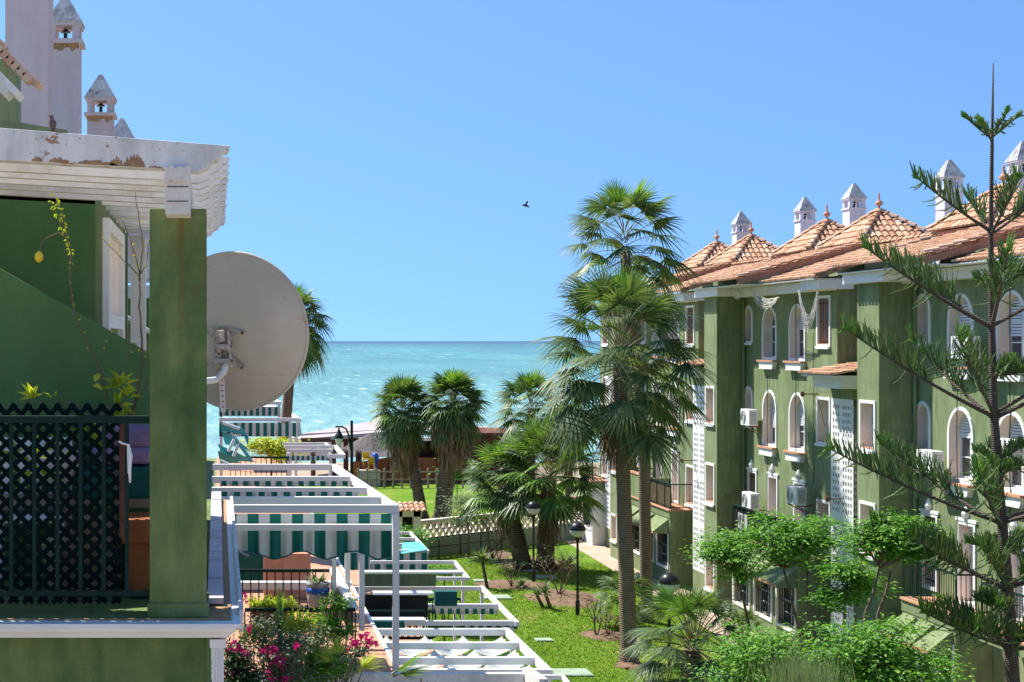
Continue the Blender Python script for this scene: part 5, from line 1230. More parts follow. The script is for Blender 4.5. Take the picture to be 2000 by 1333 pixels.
def branch(p0, az, L, rise, dens=1.0, start=.3, blen=.34, curve=.18):
    o = Vector((cos(az), sin(az), 0)); P = []; n = 22
    for k in range(n+1):
        q = k/n; P.append(p0+o*L*q+Vector((0, 0, rise*q+curve*L*(q*q-q)*.6)))
    wd_.tube(P, [.035*(1-.75*k/n)*min(1, L/2+.2) for k in range(n+1)], 6)
    m = int(L*(1-start)/.0165*dens); s = Vector((-o.y, o.x, 0))
    for k in range(m):
        q = start+(1-start)*(k+rr.random())/m; i = min(n-1, int(q*n)); p = P[i].lerp(P[i+1], q*n-i); d = (P[i+1]-P[i]).normalized()
        lat = rr.gauss(0, .5); env = min(1, (q-start)/.18+.35)*(1-.55*max(0, q-.5)/.5); bl = blen*env*rr.uniform(.75, 1.15)*min(1, .45+L/3.2)
        dd = (Vector((0, 0, 1))*1.0+s*lat+d*rr.uniform(.0, .5)).normalized()
        if rr.random() < .12: dd = (-Vector((0, 0, 1))*.5+s*lat*1.4+d*.3).normalized()
        e1 = p+dd*bl*.5+s*rr.uniform(-.015, .015); e2 = p+dd*bl+Vector((0, 0, bl*.12))+d*.02
        tgt = nn_ if (q > .9 and rr.random() < .7) else nd
        tgt.tube([p, e1, e2], [.011, .013, .004], 4, cap=False)
        for j in range(8):
            f_ = (j+.5)/8; c = p.lerp(e2, f_); a = rr.uniform(0, 2*pi); x = dd.orthogonal().normalized(); y = dd.cross(x); w_ = (x*cos(a)+y*sin(a))
            tgt.add([c-dd*.008, c+dd*.008, c+w_*.028+dd*.022], [(0, 1, 2)])
    for k in range(26):
        a = rr.uniform(0, 2*pi); x = d.orthogonal().normalized(); y = d.cross(x); w_ = (x*cos(a)+y*sin(a))*rr.uniform(.1, .9)+d
        nn_.tube([P[-1]-d*rr.uniform(0, .15), P[-1]-d*.08+w_.normalized()*.10*rr.uniform(.7, 1.2)], [.010, .003], 4, cap=False)
for (vj, Ll, rs, spec, dens) in (
    (272, .46, .38, [pi, 0, pi*.5, pi*1.5, pi*1.2], 1.3),
    (452, 1.18, .86, [pi*1.0, 0.1, pi*.45, pi*1.45, pi*1.75], 1.0),
    (640, 1.98, 1.26, [pi*1.0, -.1, pi*.62, pi*1.38, pi*.3], 1.0),
    (815, 2.28, 1.38, [pi*.985, .15, pi*.55, pi*1.27, pi*1.7], 1.0),
    (1022, 2.70, 1.17, [pi*1.0, .1, pi*.6, pi*1.3, pi*1.62], 1.0),
    (1150, 1.9, .9, [pi*1.1, -.2, pi*.7, pi*1.45, pi*1.75, pi*.9, pi*1.28], 1.5),
    (1265, 1.5, .6, [pi*1.05, -.2, pi*.65, pi*1.4, pi*1.75, pi*1.22], 1.5)):
    j = tz(vj)
    for i, a in enumerate(spec):
        k_i = 1.0 if i == 0 else rr.uniform(.78, 1.02); start = .42 if Ll > 1.5 and i == 0 else .3
        branch(j+Vector((0, 0, rr.uniform(-.06, .06) if i else 0)), a, Ll*k_i, rs*k_i, dens, start if Ll > 1 else .1, .47 if Ll > 1.0 else .17)
for v in (555, 735, 900, 930, 1080, 1200):
    for k in range(5): branch(tz(v), rr.uniform(0, 2*pi), rr.uniform(.35, .8), rr.uniform(.12, .3), 1.3, .12, .34)
nn_.build('new_shoots', M['needlenew'], tk); nd.build('foliage', M['needle'], t); wd_.build('branches', M['pinebark'], t, smooth=True)

# ------------------------------------------------------------ leafy trees, shrubs
def leafcloud(mb, blobs, n, size, seed=0, up=.6, clump=.16):
    rr = random.Random(seed); cl = []
    tot = sum(b[1]*b[2]*b[3] for b in blobs)
    for (c, rx, ry, rz) in blobs:
        m = max(5, int(n*(rx*ry*rz)/tot/20))
        for k in range(m):
            while True:
                d = Vector((rr.uniform(-1, 1), rr.uniform(-1, 1), rr.uniform(-1, 1)))
                if d.length < 1 and d.length > .25: break
            d = Vector((rr.gauss(0, .46), rr.gauss(0, .46), rr.gauss(0, .46))); cl.append((Vector(c)+Vector((d.x*rx, d.y*ry, d.z*rz)), d))
    for (p, d) in cl:
        r_ = clump*rr.uniform(.5, 2.0); axis = (d+Vector((0, 0, up))).normalized()
        for k in range(18):
            # leaflets sit in flat sprays
            q = Vector((rr.gauss(0, 1), rr.gauss(0, 1), rr.gauss(0, .35)))*r_*.6; pp = p+q
            dd = Vector((q.x+rr.gauss(0, .05), q.y+rr.gauss(0, .05), rr.uniform(-.06, .03))).normalized(); un = (Vector((rr.gauss(0, .35), rr.gauss(0, .35), 1))+axis*.3).normalized()
            leafquad(mb, pp, dd, un, size*rr.uniform(.6, 1.3), size*.5)
def U(u, v, Y, r, ry=None, rz=None): k = Y/F; return (W(u, v, Y), r*k, (ry or r)*k, (rz or r*.7)*k)
def ftree(label, blobs, base, forks, n, size=.085, Y=24, seed=0, mat='leaf', r_=.034, group='young feathery trees before the right block', name='feathery_tree', clump=.16):
    t = thing(name, base, label, 'tree' if 'tree' in name else 'shrub', group); lf = MB(); r2 = random.Random(seed+100); ex = []
    for (c, rx, ry, rz) in blobs:
        for k in range(4):
            a = r2.uniform(0, 2*pi); ex.append((Vector(c)+Vector((cos(a)*rx*.9, sin(a)*ry*.9, r2.uniform(-.9, .8)*rz)), rx*.34, ry*.34, rz*.38))
    leafcloud(lf, [(c, rx*.92, ry*.92, rz*.85) for c, rx, ry, rz in blobs]+ex, n, size, seed, clump=clump) 
    tr = MB(); rr = random.Random(seed)
    for P in forks: tr.tube(P, [r_*(1-.5*i/(len(P)-1)) for i in range(len(P))], 8)
    for (c, rx, ry, rz) in blobs:
        o = forks[0][-1]
        for k in range(5):
            q = Vector(c)+Vector((rr.uniform(-.8, .8)*rx, rr.uniform(-.8, .8)*ry, rr.uniform(-.3, .7)*rz)); m_ = Vector(o).lerp(q, .5)+Vector((0, 0, -.05))
            tr.tube([o, m_, q], [r_*.4, r_*.3, r_*.12], 5)
    tr.build('trunk', M['twig'], t, smooth=True); lf.build('crown', M[mat], t); return t
def S_(pts, Y): return [W(u, v, Y) for u, v in pts]
def base_at(u, Y): return Vector((px(u, Y), Y, 0))
ftree('young tree with a small round crown left of the others beside the lattice screen', [U(1425, 1085, 27, 52), U(1395, 1075, 27, 28), U(1455, 1120, 27, 30), U(1430, 1050, 27, 30)], base_at(1470, 27), [[base_at(1475, 27)]+S_([(1462, 1215), (1450, 1165), (1436, 1120)], 27)], 3300, seed=31)
ftree('young tree with the widest umbrella crown on a dark leaning stem', [U(1540, 1040, 25, 75, rz=38), U(1500, 1060, 25, 45), U(1590, 1070, 25, 40), U(1530, 1080, 25, 48)], base_at(1600, 25), [[base_at(1600, 25)]+S_([(1567, 1255), (1548, 1180), (1530, 1110)], 25), [base_at(1585, 25)]+S_([(1578, 1240), (1577, 1160), (1577, 1085)], 25)], 5000, seed=32)
ftree('young tree with a narrow double crown in front of the second lattice screen', [U(1655, 1115, 24, 42), U(1632, 1165, 24, 38), U(1690, 1140, 24, 28)], base_at(1640, 24), [[base_at(1645, 24)]+S_([(1648, 1260), (1650, 1190), (1655, 1130)], 24)], 3200, seed=33)
ftree('young tree propped on two slanting stems below the nearest block', [U(1745, 1060, 22.5, 62), U(1700, 1050, 22.5, 36), U(1790, 1070, 22.5, 34), U(1735, 1030, 22.5, 36)], base_at(1680, 22.5), [[base_at(1665, 22.5)]+S_([(1690, 1200), (1705, 1160), (1718, 1110)], 22.5), [base_at(1690, 22.5)]+S_([(1715, 1200), (1730, 1160), (1740, 1115)], 22.5)], 4400, seed=34)
ftree('large dense bush at the bottom right, left half with lighter leaves', [U(1500, 1265, 22, 85, rz=55), U(1450, 1290, 22, 40), U(1550, 1300, 22, 60), U(1480, 1330, 22, 90)], base_at(1500, 22), [[base_at(1500, 22)]+S_([(1500, 1400), (1505, 1300)], 22)], 7500, seed=35, name='leafy_bush', group='leafy bushes at the bottom right')
ftree('broad dense bush right of the first, spreading to the araucaria trunk', [U(1700, 1265, 21, 95, rz=60), U(1620, 1290, 21, 60), U(1790, 1300, 21, 60), U(1720, 1340, 21, 120), U(1745, 1230, 21, 40)], base_at(1700, 21), [[base_at(1700, 21)]+S_([(1700, 1400), (1702, 1300)], 21)], 10000, seed=36, name='leafy_bush', group='leafy bushes at the bottom right')
ftree('darker bush low between the two bottom bushes', [U(1600, 1320, 23, 70), U(1560, 1335, 23, 50)], base_at(1600, 23), [[base_at(1600, 23)]+S_([(1600, 1400), (1600, 1330)], 23)], 4200, seed=37, mat='leafdark', name='leafy_bush', group='leafy bushes at the bottom right')
# wispy dry grass clump at the bottom right
t = MB(); rr = random.Random(8); c0 = W(1570, 1345, 20)
for k in range(420):
    p = c0+Vector((rr.gauss(0, .3), rr.uniform(-.5, .5), rr.uniform(-.1, .15))); a = rr.uniform(0, 2*pi); h = rr.uniform(.25, .55); q = p+Vector((cos(a)*.08, sin(a)*.08, h)); t.add([p+Vector((-.006, 0, 0)), p+Vector((.006, 0, 0)), q], [(0, 1, 2)])
for k in range(10):
    a = rr.uniform(0, 2*pi); q = c0+Vector((rr.uniform(-.8, .8), rr.uniform(-.3, .3), .0)); t.tube([Vector((c0.x, c0.y, 0)), Vector((c0.x, c0.y, c0.z*.6)), q], [.02, .015, .005], 5)
tag(t.build('horsetail_bush', M['leafgrey']), 'wispy grey-green rush-like bush poking up at the bottom edge', 'shrub')
# garden shrubs
def bare_shrub(u, v, h, spread, n, label, seed, leafy=0, mat='leafgrey', cat='shrub'):
    b0 = G(u, v); t = thing('shrub', b0, label, cat); rr = random.Random(seed); tw, lf = MB(), MB()
    def grow(p, d, L, r_, lev):
        q = p+d*L; m_ = p.lerp(q, .5)+Vector((rr.uniform(-.1, .1), rr.uniform(-.1, .1), 0))*L; tw.tube([p, m_, q], [r_, r_*.8, r_*.6], 5)
        if lev == 0:
            for k in range(leafy):
                dd = Vector((rr.gauss(0, 1), rr.gauss(0, 1), rr.gauss(0, .7))).normalized(); leafquad(lf, q+dd*rr.uniform(0, .12), dd, Vector((0, 0, 1)), .08, .05)
            return
        for k in range(rr.choice((2, 3))):
            dd = (d+Vector((rr.gauss(0, spread), rr.gauss(0, spread), rr.uniform(0, .3)))).normalized(); grow(q, dd, L*rr.uniform(.6, .85), r_*.6, lev-1)
    for k in range(n):
        a = 2*pi*k/n+rr.uniform(-.3, .3); grow(b0, Vector((cos(a)*spread, sin(a)*spread, 1)).normalized(), h*.36, .03, 3)
    tw.build('twigs', M['twig'], t)
    if leafy: lf.build('leaves', M[mat], t)
bare_shrub(962, 1095, 2.0, .35, 6, 'pale dry shrub with thin upright twigs near the cream lattice wall', 1, 10, 'leafgrey')
bare_shrub(1092, 1165, 1.9, .55, 5, 'nearly leafless spreading shrub in the round soil bed', 2, 2, 'leafgrey')
bare_shrub(975, 1100, 2.6, .15, 2, 'thin sapling beside the pale dry shrub', 3, 6, 'leafgrey')
bare_shrub(998, 1148, 1.1, .45, 4, 'small twiggy shrub in the left soil bed', 4, 3, 'leafdark')
bare_shrub(1165, 1245, 1.3, .3, 3, 'cut-back knobbly stump shrub beside the thick palm trunk', 5, 0)
bare_shrub(1190, 1245, .8, .5, 4, 'small brown shrub right of the knobbly stump', 6, 3, 'palmdead')
def rosette(u, v, hst, L, n, label, mat='palm', cat='plant', wd=.10):
    b0 = G(u, v); t = thing('yucca', b0, label, cat); rr = random.Random(int(u)); 
    if hst: m_ = MB(); m_.tube([b0, b0+Vector((-.1, 0, hst*.5)), b0+Vector((-.2, 0, hst))], [.07, .06, .06], 8); m_.build('stem', M['roughbark'], t, smooth=True)
    c = b0+Vector((-.2 if hst else 0, 0, hst)); lf = MB()
    for k in range(n):
        a = k*2.4; e = rr.uniform(-.1, 1.3); d = Vector((cos(a)*cos(e), sin(a)*cos(e), sin(e))); leafquad(lf, c, d, Vector((0, 0, 1)), L*rr.uniform(.8, 1.1), wd, fold=.3)
    lf.build('leaves', M[mat], t)
rosette(952, 1150, 1.05, .75, 40, 'yucca with spiky rosette on a bare stem at the left of the lawn')
rosette(1108, 1108, .0, .85, 30, 'green agave rosette on the lawn beside the right short palm', 'palm', 'plant', .16)
rosette(1076, 1190, .55, .55, 26, 'small leaning yucca in the round soil bed'); rosette(1060, 1186, .4, .5, 22, 'smallest yucca at the left edge of the round soil bed')
rosette(1028, 1150, .1, .5, 24, 'grey-green tuft plant between the two soil beds', 'leafgrey')
# leafy shrub near the wall, hedge and bush beside the kiosk
ftree('pale olive-leaved shrub in front of the lattice wall left of the short palms', [U(905, 985, 63, 34, rz=34), U(925, 1010, 63, 24), U(895, 1020, 63, 14)], base_at(915, 63), [[base_at(915, 63)]+S_([(915, 1050), (912, 1000)], 63)], 2600, .12, seed=41, mat='leafgrey', name='leafy_bush', group='garden shrubs', clump=.3, r_=.05)
ftree('rounded green bush behind the striped awnings near the tiled kiosk', [U(808, 1042, 52, 20), U(800, 1058, 52, 18)], base_at(806, 52), [[base_at(806, 52)]+S_([(806, 1070), (806, 1045)], 52)], 1500, .11, seed=42, mat='leaf', name='leafy_bush', group='garden shrubs', clump=.25)
ftree('bright green banana-like bush against the dark red planks behind the palms', [U(890, 925, 85, 16), U(900, 905, 85, 12)], base_at(893, 85), [[base_at(893, 85)]+S_([(893, 950), (893, 920)], 85)], 900, .22, seed=43, mat='palmbright', name='leafy_bush', group='garden shrubs', clump=.4)
ftree('yellow-green tree behind the far striped awning', [U(535, 875, 42, 32, rz=24), U(505, 868, 42, 20), U(555, 890, 42, 18)], Vector((px(530, 42), 42, pz(930, 42))), [[W(530, 930, 42), W(530, 880, 42)]], 3000, .12, seed=44, mat='leafyellow', name='leafy_bush', group='garden shrubs', clump=.25)
ftree('clipped light green hedge under the farthest low pergola', [U(858, 1113, 45, 22, rz=10), U(880, 1114, 45, 14, rz=9)], base_at(868, 45), [[base_at(868, 45)]+S_([(868, 1130), (868, 1115)], 45)], 1400, .08, seed=45, mat='leaf', name='leafy_bush', group='garden shrubs', clump=.15)
for i, (u, v, w_) in enumerate(((1065, 1129, .42), (1036, 1116, .3), (1062, 1252, .27), (1115, 1316, .55), (970, 1168, .5), (940, 1136, .3), (1050, 1100, .3))):
    c = G(u, v); mb = MB(); mb.box(c.x-w_, c.y-w_*.8, .004, c.x+w_, c.y+w_*.8, .05); mb.box(c.x-w_*.9, c.y-w_*.7, .05, c.x+w_*.9, c.y+w_*.7, .06)
    m = M.setdefault('cover', plain('mint_painted_concrete', (.30, .38, .28), .9))
    tag(mb.build('inspection_cover', m), ['mint inspection cover right of the short palms', 'small mint cover at the foot of the short palms', 'pale cover alone in the open lawn', 'largest mint cover at the bottom edge of the lawn', 'mint cover left of the soil beds near the low pergola', 'small cover farthest left near the yucca', 'smallest pale cover beside the bed of yuccas'][i], 'inspection cover', 'inspection covers set in the lawn')

# ------------------------------------------------------------ garden lamps
def lamp(base, hz, label):
    t = thing('garden_lamp', base, label, 'lamp', 'globe lamps along the garden'); x, y = base.x, base.y
    mb = MB(); mb.lathe([(.075, 0), (.075, .5), (.045, .55), (.04, hz-.35)], base, 12); mb.build('post', M['black'], t, smooth=False)
    c = Vector((x, y, hz-.08)); g = MB(); n = 18; vs = []; r_ = .27
    def dome(a0, a1, mm, nm, rr_):
        mb = MB(); q = 8
        prof = [(max(.002, rr_*sin(a0+(a1-a0)*k/q)), -rr_*cos(a0+(a1-a0)*k/q)) for k in range(q+1)]
        mb.lathe(prof, c, 20); return mb.build(nm, mm, t, smooth=True)
    dome(0.15, pi/2, M['globe'], 'globe', r_); dome(pi/2, pi-.01, M['black'], 'shade', r_*1.04)
    mb = MB(); mb.lathe([(.05, -.42), (.10, -.30), (.10, -.26)], c, 12); mb.build('collar', M['black'], t)
M['globe'] = plain('clear_white_globe', (.62, .62, .58), .15, 0, .05)
lamp(G(1042, 1140), 3.05, 'globe lamp among the short palms, farthest of the garden lamps')
lamp(G(1128, 1202), 3.05, 'black globe lamp in the middle of the lawn left of the thick palm trunk')
lamp(Vector((px(1307, 38.0), 38.0, 0)), 3.2, 'globe lamp beside the pink path right of the palm trunks')

# ------------------------------------------------------------ wall, kiosk, beach restaurant
def wpt(u, v, f): return G(u, v)
A0 = G(770, 1094); A1 = G(1150, 1049); dW = (A1-A0); Lw = dW.length; dW.normalize(); nW = Vector((dW.y, -dW.x, 0))
t = thing('boundary_wall', A0, 'cream garden wall with pierced lattice blocks above grey-green base', 'wall')
def wq(mb, s0, s1, z0, z1, o0, o1, m=0):
    P = [A0+dW*s+nW*o for s in (s0, s1) for o in (o0, o1)]
    vs = [(P[i].x, P[i].y, z) for z in (z0, z1) for i in (0, 1, 2, 3)]
    mb.add(vs, [(0, 2, 3, 1), (4, 5, 7, 6), (0, 1, 5, 4), (2, 6, 7, 3), (0, 4, 6, 2), (1, 3, 7, 5)], m)
mb = MB(); wq(mb, 0, Lw, 0, .75, -.12, .12); M['wallbase'] = plain('grey_green_wall_paint', (.28, .32, .24), .9, 0, .15, 1); mb.build('base', M['wallbase'], t)
mb = MB(); wq(mb, 0, Lw, 1.52, 1.62, -.14, .14); mb.build('coping', M['cream'], t)
mb = MB(); n = int(Lw/.38)
for k in range(n):
    for r_ in range(2):
        s = k*.38; z = .75+r_*.385
        for q in range(6):
            a, b_ = 2*pi*q/6, 2*pi*(q+1)/6; p1 = A0+dW*(s+.19+.165*cos(a)); p2 = A0+dW*(s+.19+.165*cos(b_))
            mb.bar((p1.x, p1.y, z+.193+.165*sin(a)), (p2.x, p2.y, z+.193+.165*sin(b_)), .07, .12, up=(nW.x, nW.y, 0))
mb.build('lattice_blocks', M['cream'], t)
t = thing('handrail', A0+nW*1.2, 'black iron handrail running along the ramp before the garden wall', 'railing'); mb = MB()
for z in (.55, .95): mb.bar(A0+nW*.9+dW*.5+Vector((0, 0, z)), A0+nW*.9+dW*7+Vector((0, 0, z)), .05, .05)
mb.build('rails', M['black'], t)
for k in range(6): mb = MB(); p = A0+nW*.9+dW*(.5+1.3*k); mb.bar(p, p+Vector((0, 0, .95)), .05, .05, up=(1, 0, 0)); mb.build('post', M['black'], t)
t = thing('kiosk', Vector((px(806, 60), 60, 0)), 'small cream gatehouse with terracotta tile roof left of the garden wall', 'kiosk')
mb = MB(); Yk = 60; mb.box(px(772, Yk), Yk, 0, px(786, Yk), Yk+.8, pz(998, Yk)); mb.box(px(808, Yk), Yk, 0, px(822, Yk), Yk+.8, pz(998, Yk)); mb.box(px(772, Yk), Yk, pz(1010, Yk), px(824, Yk), Yk+.8, pz(997, Yk)); mb.build('wall', M['cream'], t)
mb = MB(); mb.box(px(786, Yk), Yk+.5, 0, px(808, Yk), Yk+.55, pz(1010, Yk)); mb.build('gate', M['dark'], t)
tl, bs = MB(), MB(); tiled_plane(tl, bs, (px(768, Yk), Yk-.35, pz(998, Yk)+.02), (px(832, Yk), Yk-.35, pz(998, Yk)+.02), (px(768, Yk), Yk+.6, pz(985, Yk)), (px(832, Yk), Yk+.6, pz(985, Yk)), .2, .09); o = bs.build('roof', M['tileunder'], t); tl.build('tiles', M['tile'], o)
# wooden fence on the far lawn
t = thing('wooden_fence', Vector((px(800, 93), 93, 0)), 'weathered wooden post and rail fence at the far edge of the lawn', 'fence')
for k in range(15): mb = MB(); x = px(705, 93)+k*.62+(.9*k if False else 0); mb.lathe([(.07, 0), (.07, 1.25), (.03, 1.3)], (px(700+17*k, 93), 93, 0), 8); mb.build('post', M['wood'], t)
mb = MB()
for z in (.55, 1.05): mb.bar((px(695, 93), 93, z), (px(945, 93), 93, z+.0), .06, .09)
mb.build('rails', M['wood'], t)
# restaurant
t = thing('beach_restaurant', Vector((px(800, 100), 100, 0)), 'low beach bar with pale sheet roof, dark red plank hut and orange screen wall', 'building')
Y = 97; mb = MB(); mb.box(px(690, Y), Y, 0, px(905, Y), Y+.2, pz(902, Y)); 
mb.add([(px(690, Y), Y-.01, pz(905, Y)), (px(905, Y), Y-.01, pz(905, Y)), (px(905, Y), Y-.01, pz(895, Y)), (px(760, Y), Y-.01, pz(893, Y))], [(0, 1, 2, 3)]); mb.build('screen_wall', M['orange_wall'], t)
mb = MB(); Y = 96; mb.box(px(868, Y), Y, 0, px(1012, Y), Y+6, pz(846, Y)); hut = mb.build('plank_hut', M['brick'], t); mb = MB()
for k in range(16): z = pz(846, Y)*k/16; mb.box(px(868, Y)-.01, Y-.03, z+.03, px(1012, Y)+.01, Y-.002, z+.17)
mb.build('boards', M['brick'], hut); mb = MB(); mb.box(px(943, Y)-.07, Y-.08, 0, px(943, Y)+.07, Y-.031, pz(846, Y)); mb.build('corner_post', M['dark'], hut)
mb = MB(); P = [(583, 852, 104), (585, 848, 104), (740, 820, 112), (985, 836, 104), (985, 846, 97), (770, 842, 97), (585, 858, 100)]
vs = [W(u, v, y) for u, v, y in P]; c = W(770, 838, 103); n = len(vs); mb.add(vs+[c], [(i, (i+1) % n, n) for i in range(n)]); mb.add([v+Vector((0, 0, -.25)) for v in vs]+vs, [(i, (i+1) % n, (i+1) % n+n, i+n) for i in range(n)]); mb.build('roof', M['tarp'], t)
mb = MB(); mb.box(px(588, 99), 99, pz(864, 99), px(700, 99), 99.3, pz(856, 99)); 
mb.build('fascia', M['brown'], t)
mb = MB(); mb.box(px(778, 100), 100, 0, px(872, 100), 100.3, pz(862, 100)); mb.build('dark_bar_interior', M['brown'], t)  # brown sheet standing in for the shaded inside of the bar
for u in (612, 652, 676, 700): mb = MB(); mb.box(px(u, 99.2)-.16, 99.2, 0, px(u, 99.2)+.16, 99.5, pz(862, 99.2)); mb.build('post', M['brown'], t)
mb = MB(); mb.box(px(560, 118), 117.8, 0, px(980, 118), 118, pz(868, 118)*.0+1.6); mb.build('sea_wall', M['cream'], t)
t2 = thing('thatched_hut', Vector((px(720, 95.5), 95.5, 0)), 'grey thatched canopy of the beach bar left of the shaggy palms', 'canopy')
mb = MB(); rr = random.Random(3); c = W(735, 845, 97); n = 28
ring = [c+Vector((cos(2*pi*k/n)*2.4, sin(2*pi*k/n)*1.6, -1.15+rr.uniform(-.06, .06))) for k in range(n)]; mb.add(ring+[c+Vector((-.4, 0, 0)), c+Vector((.9, 0, 0))], [(k, (k+1) % n, n if cos(2*pi*k/n) < 0 else n+1) for k in range(n)])
for k in range(900):
    a = rr.uniform(0, 2*pi); q = rr.random()**.5; p = c+Vector((cos(a)*2.4*q, sin(a)*1.6*q, -1.15*q+.03)); o = Vector((cos(a)*2.4, sin(a)*1.6, -1.2)).normalized(); s = Vector((-sin(a), cos(a), 0)); mb.add([p-s*.03, p+s*.03, p+o*.45], [(0, 1, 2)])
M['thatch'] = plain('grey_thatch', (.14, .12, .11), .95, 0, .4, 6); mb.build('thatch', M['thatch'], t2)
for u in (705, 758): mb = MB(); mb.lathe([(.07, 0), (.06, pz(878, 96))], (px(u, 96), 96, 0), 8); mb.build('post', M['brown'], t2)
t3 = MB(); Y = 94.5; x = px(715, Y); z = pz(905, Y)
for dx, dz in ((0, .35), (.35, .05)):
    t3.box(x+dx-.22, Y-.2, z+dz-.1, x+dx+.22, Y+.2, z+dz-.04); t3.box(x+dx-.22, Y+.15, z+dz-.04, x+dx+.22, Y+.2, z+dz+.35); 
    for a in (-.2, .16):
        for b_ in (-.2, .16): t3.box(x+dx+a, Y+b_, z+dz-.5, x+dx+a+.04, Y+b_+.04, z+dz-.1)
t3.box(x-.5, Y-.4, 0, x+.9, Y+.4, z-.45, 1)
tag(t3.build('chair_stack', [M['yellow'], M['concrete']]), 'stacked yellow plastic chairs beside the orange screen wall', 'chairs')
t3 = MB(); t3.ball(W(733, 895, 95), .24, .24, .36, 14); t3.lathe([(.1, 0), (.1, pz(905, 95))], (px(733, 95), 95, 0), 8)
tag(t3.build('barrel', M['blue'], smooth=True), 'bright blue barrel above the orange screen wall', 'barrel')
# promenade lantern
Y = 80; t = thing('street_lamp', Vector((px(687, Y), Y, 0)), 'dark green street lantern hanging from a curved arm beside the beach bar', 'street lamp')
mb = MB(); mb.lathe([(.14, 0), (.12, 1.2), (.09, 1.3), (.075, pz(822, Y))], (px(687, Y), Y, 0), 12); mb.build('post', M['dgreen'], t)
mb = MB(); mb.tube([W(685, 880, Y), W(681, 850, Y), W(676, 838, Y), W(668, 834, Y), W(655, 834, Y)], .05, 8); mb.build('arm', M['dgreen'], t)
mb = MB(); mb.lathe([(.03, 0), (.10, -.25), (.22, -.42), (.26, -.55), (.22, -.6)], W(662, 836, Y), 12); mb.build('shade', M['dgreen'], t)
mb = MB(); mb.lathe([(.22, 0), (.17, -.25), (.08, -.5), (.02, -.55)], W(662, 857, Y), 12); mb.build('lantern_glass', M['globe'], t)

# ------------------------------------------------------------ flowering plants at the lower left
def flowery(name, label, blobs, base, n, fl, seed, mat='leafdark', cat='shrub', fmat='bract', size=.055, stems=8):
    t = thing(name, base, label, cat); rr = random.Random(seed); lf, f_, st = MB(), MB(), MB(); leafcloud(lf, blobs, n, size, seed, clump=.09)
    for (c, rx, ry, rz) in blobs:
        for k in range(stems):
            q = Vector(c)+Vector((rr.uniform(-1, 1)*rx, rr.uniform(-1, 1)*ry, rr.uniform(-.6, 1)*rz)); m_ = Vector(base).lerp(q, .5)+Vector((rr.uniform(-.1, .1), 0, rr.uniform(0, .15))); st.tube([base, m_, q], [.012, .008, .003], 4)
    for (p, r_, m) in fl:
        for k in range(m):
            d = Vector((rr.gauss(0, 1), rr.gauss(0, 1), rr.gauss(0, 1)))*r_*.5; q = p+d
            for j in range(3):
                a = j*2.09+rr.random(); dd = Vector((cos(a), rr.uniform(-.4, .4), sin(a))); leafquad(f_, q, dd, Vector((rr.gauss(0, .5), -1, rr.gauss(0, .5))), .032, .028)
    lf.build('leaves', M[mat], t); st.build('stems', M['twig'], t)
    if fl: f_.build('flowers', M[fmat], t)
    return t
Yq = 15.0
flowery('bougainvillea', 'dark bougainvillea with magenta bracts beside the white downpipe', [U(465, 1275, Yq, 32), U(455, 1310, Yq, 35), U(490, 1320, Yq, 30)], W(470, 1400, Yq), 2600,
        [(W(u, v, Yq-.15), r_/F*Yq, n) for u, v, r_, n in ((462, 1262, 10, 9), (478, 1272, 10, 8), (448, 1270, 8, 5), (440, 1312, 10, 9), (452, 1318, 8, 5))], 51)
Yq = 16.5
flowery('bougainvillea', 'straggly bougainvillea with a long cluster of crimson magenta flowers', [U(545, 1265, Yq, 45), U(520, 1215, Yq, 30), U(580, 1250, Yq, 35), U(560, 1310, Yq, 45)], W(545, 1400, Yq), 3000,
        [(W(u, v, Yq-.3), r_/F*Yq, n) for u, v, r_, n in ((535, 1270, 10, 12), (542, 1285, 12, 16), (547, 1300, 10, 14), (525, 1275, 9, 9), (487, 1228, 7, 6), (512, 1272, 6, 5), (522, 1318, 10, 12), (555, 1325, 9, 12), (530, 1330, 8, 9), (575, 1262, 7, 6), (478, 1168, 6, 4))], 52, 'leafgrey')
Yq = 17.2
flowery('bougainvillea', 'arching sprays of magenta flowers above the yellow fan leaves', [U(700, 1268, Yq, 30, rz=14), U(660, 1275, Yq, 20)], W(650, 1400, Yq), 500,
        [(W(u, v, Yq-.2), r_/F*Yq, n) for u, v, r_, n in ((712, 1242, 9, 11), (693, 1256, 9, 11), (715, 1256, 8, 9), (729, 1254, 8, 12), (672, 1270, 8, 9), (688, 1262, 7, 6))], 53)
flowery('mixed_shrub', 'tangled green and yellowish shrub filling the terrace edge behind the bougainvilleas', [U(600, 1290, 17.6, 60), U(650, 1300, 17.6, 40), U(540, 1230, 17.6, 30), U(620, 1240, 17.6, 25)], W(600, 1400, 17.6), 4200,
        [(W(u, v, 17.3), 7/F*17, 5) for u, v in ((575, 1262), (600, 1252), (511, 1275))], 54, 'leafgrey', 'shrub', 'red')
flowery('climbing_shrub', 'green creeper with small leaves climbing the rail on the middle terrace', [U(660, 1180, 17.9, 22), U(650, 1215, 17.9, 25), U(672, 1235, 17.9, 20), U(655, 1160, 17.9, 12)], W(655, 1260, 17.9), 1500, [], 55, 'leaf')
flowery('flowering_pot_plant', 'yellowish leafy pot plant behind the front railing of the middle terrace', [U(625, 1215, 18.6, 22), U(640, 1235, 18.6, 18)], W(630, 1260, 18.6), 1100, [], 56, 'leafyellow')
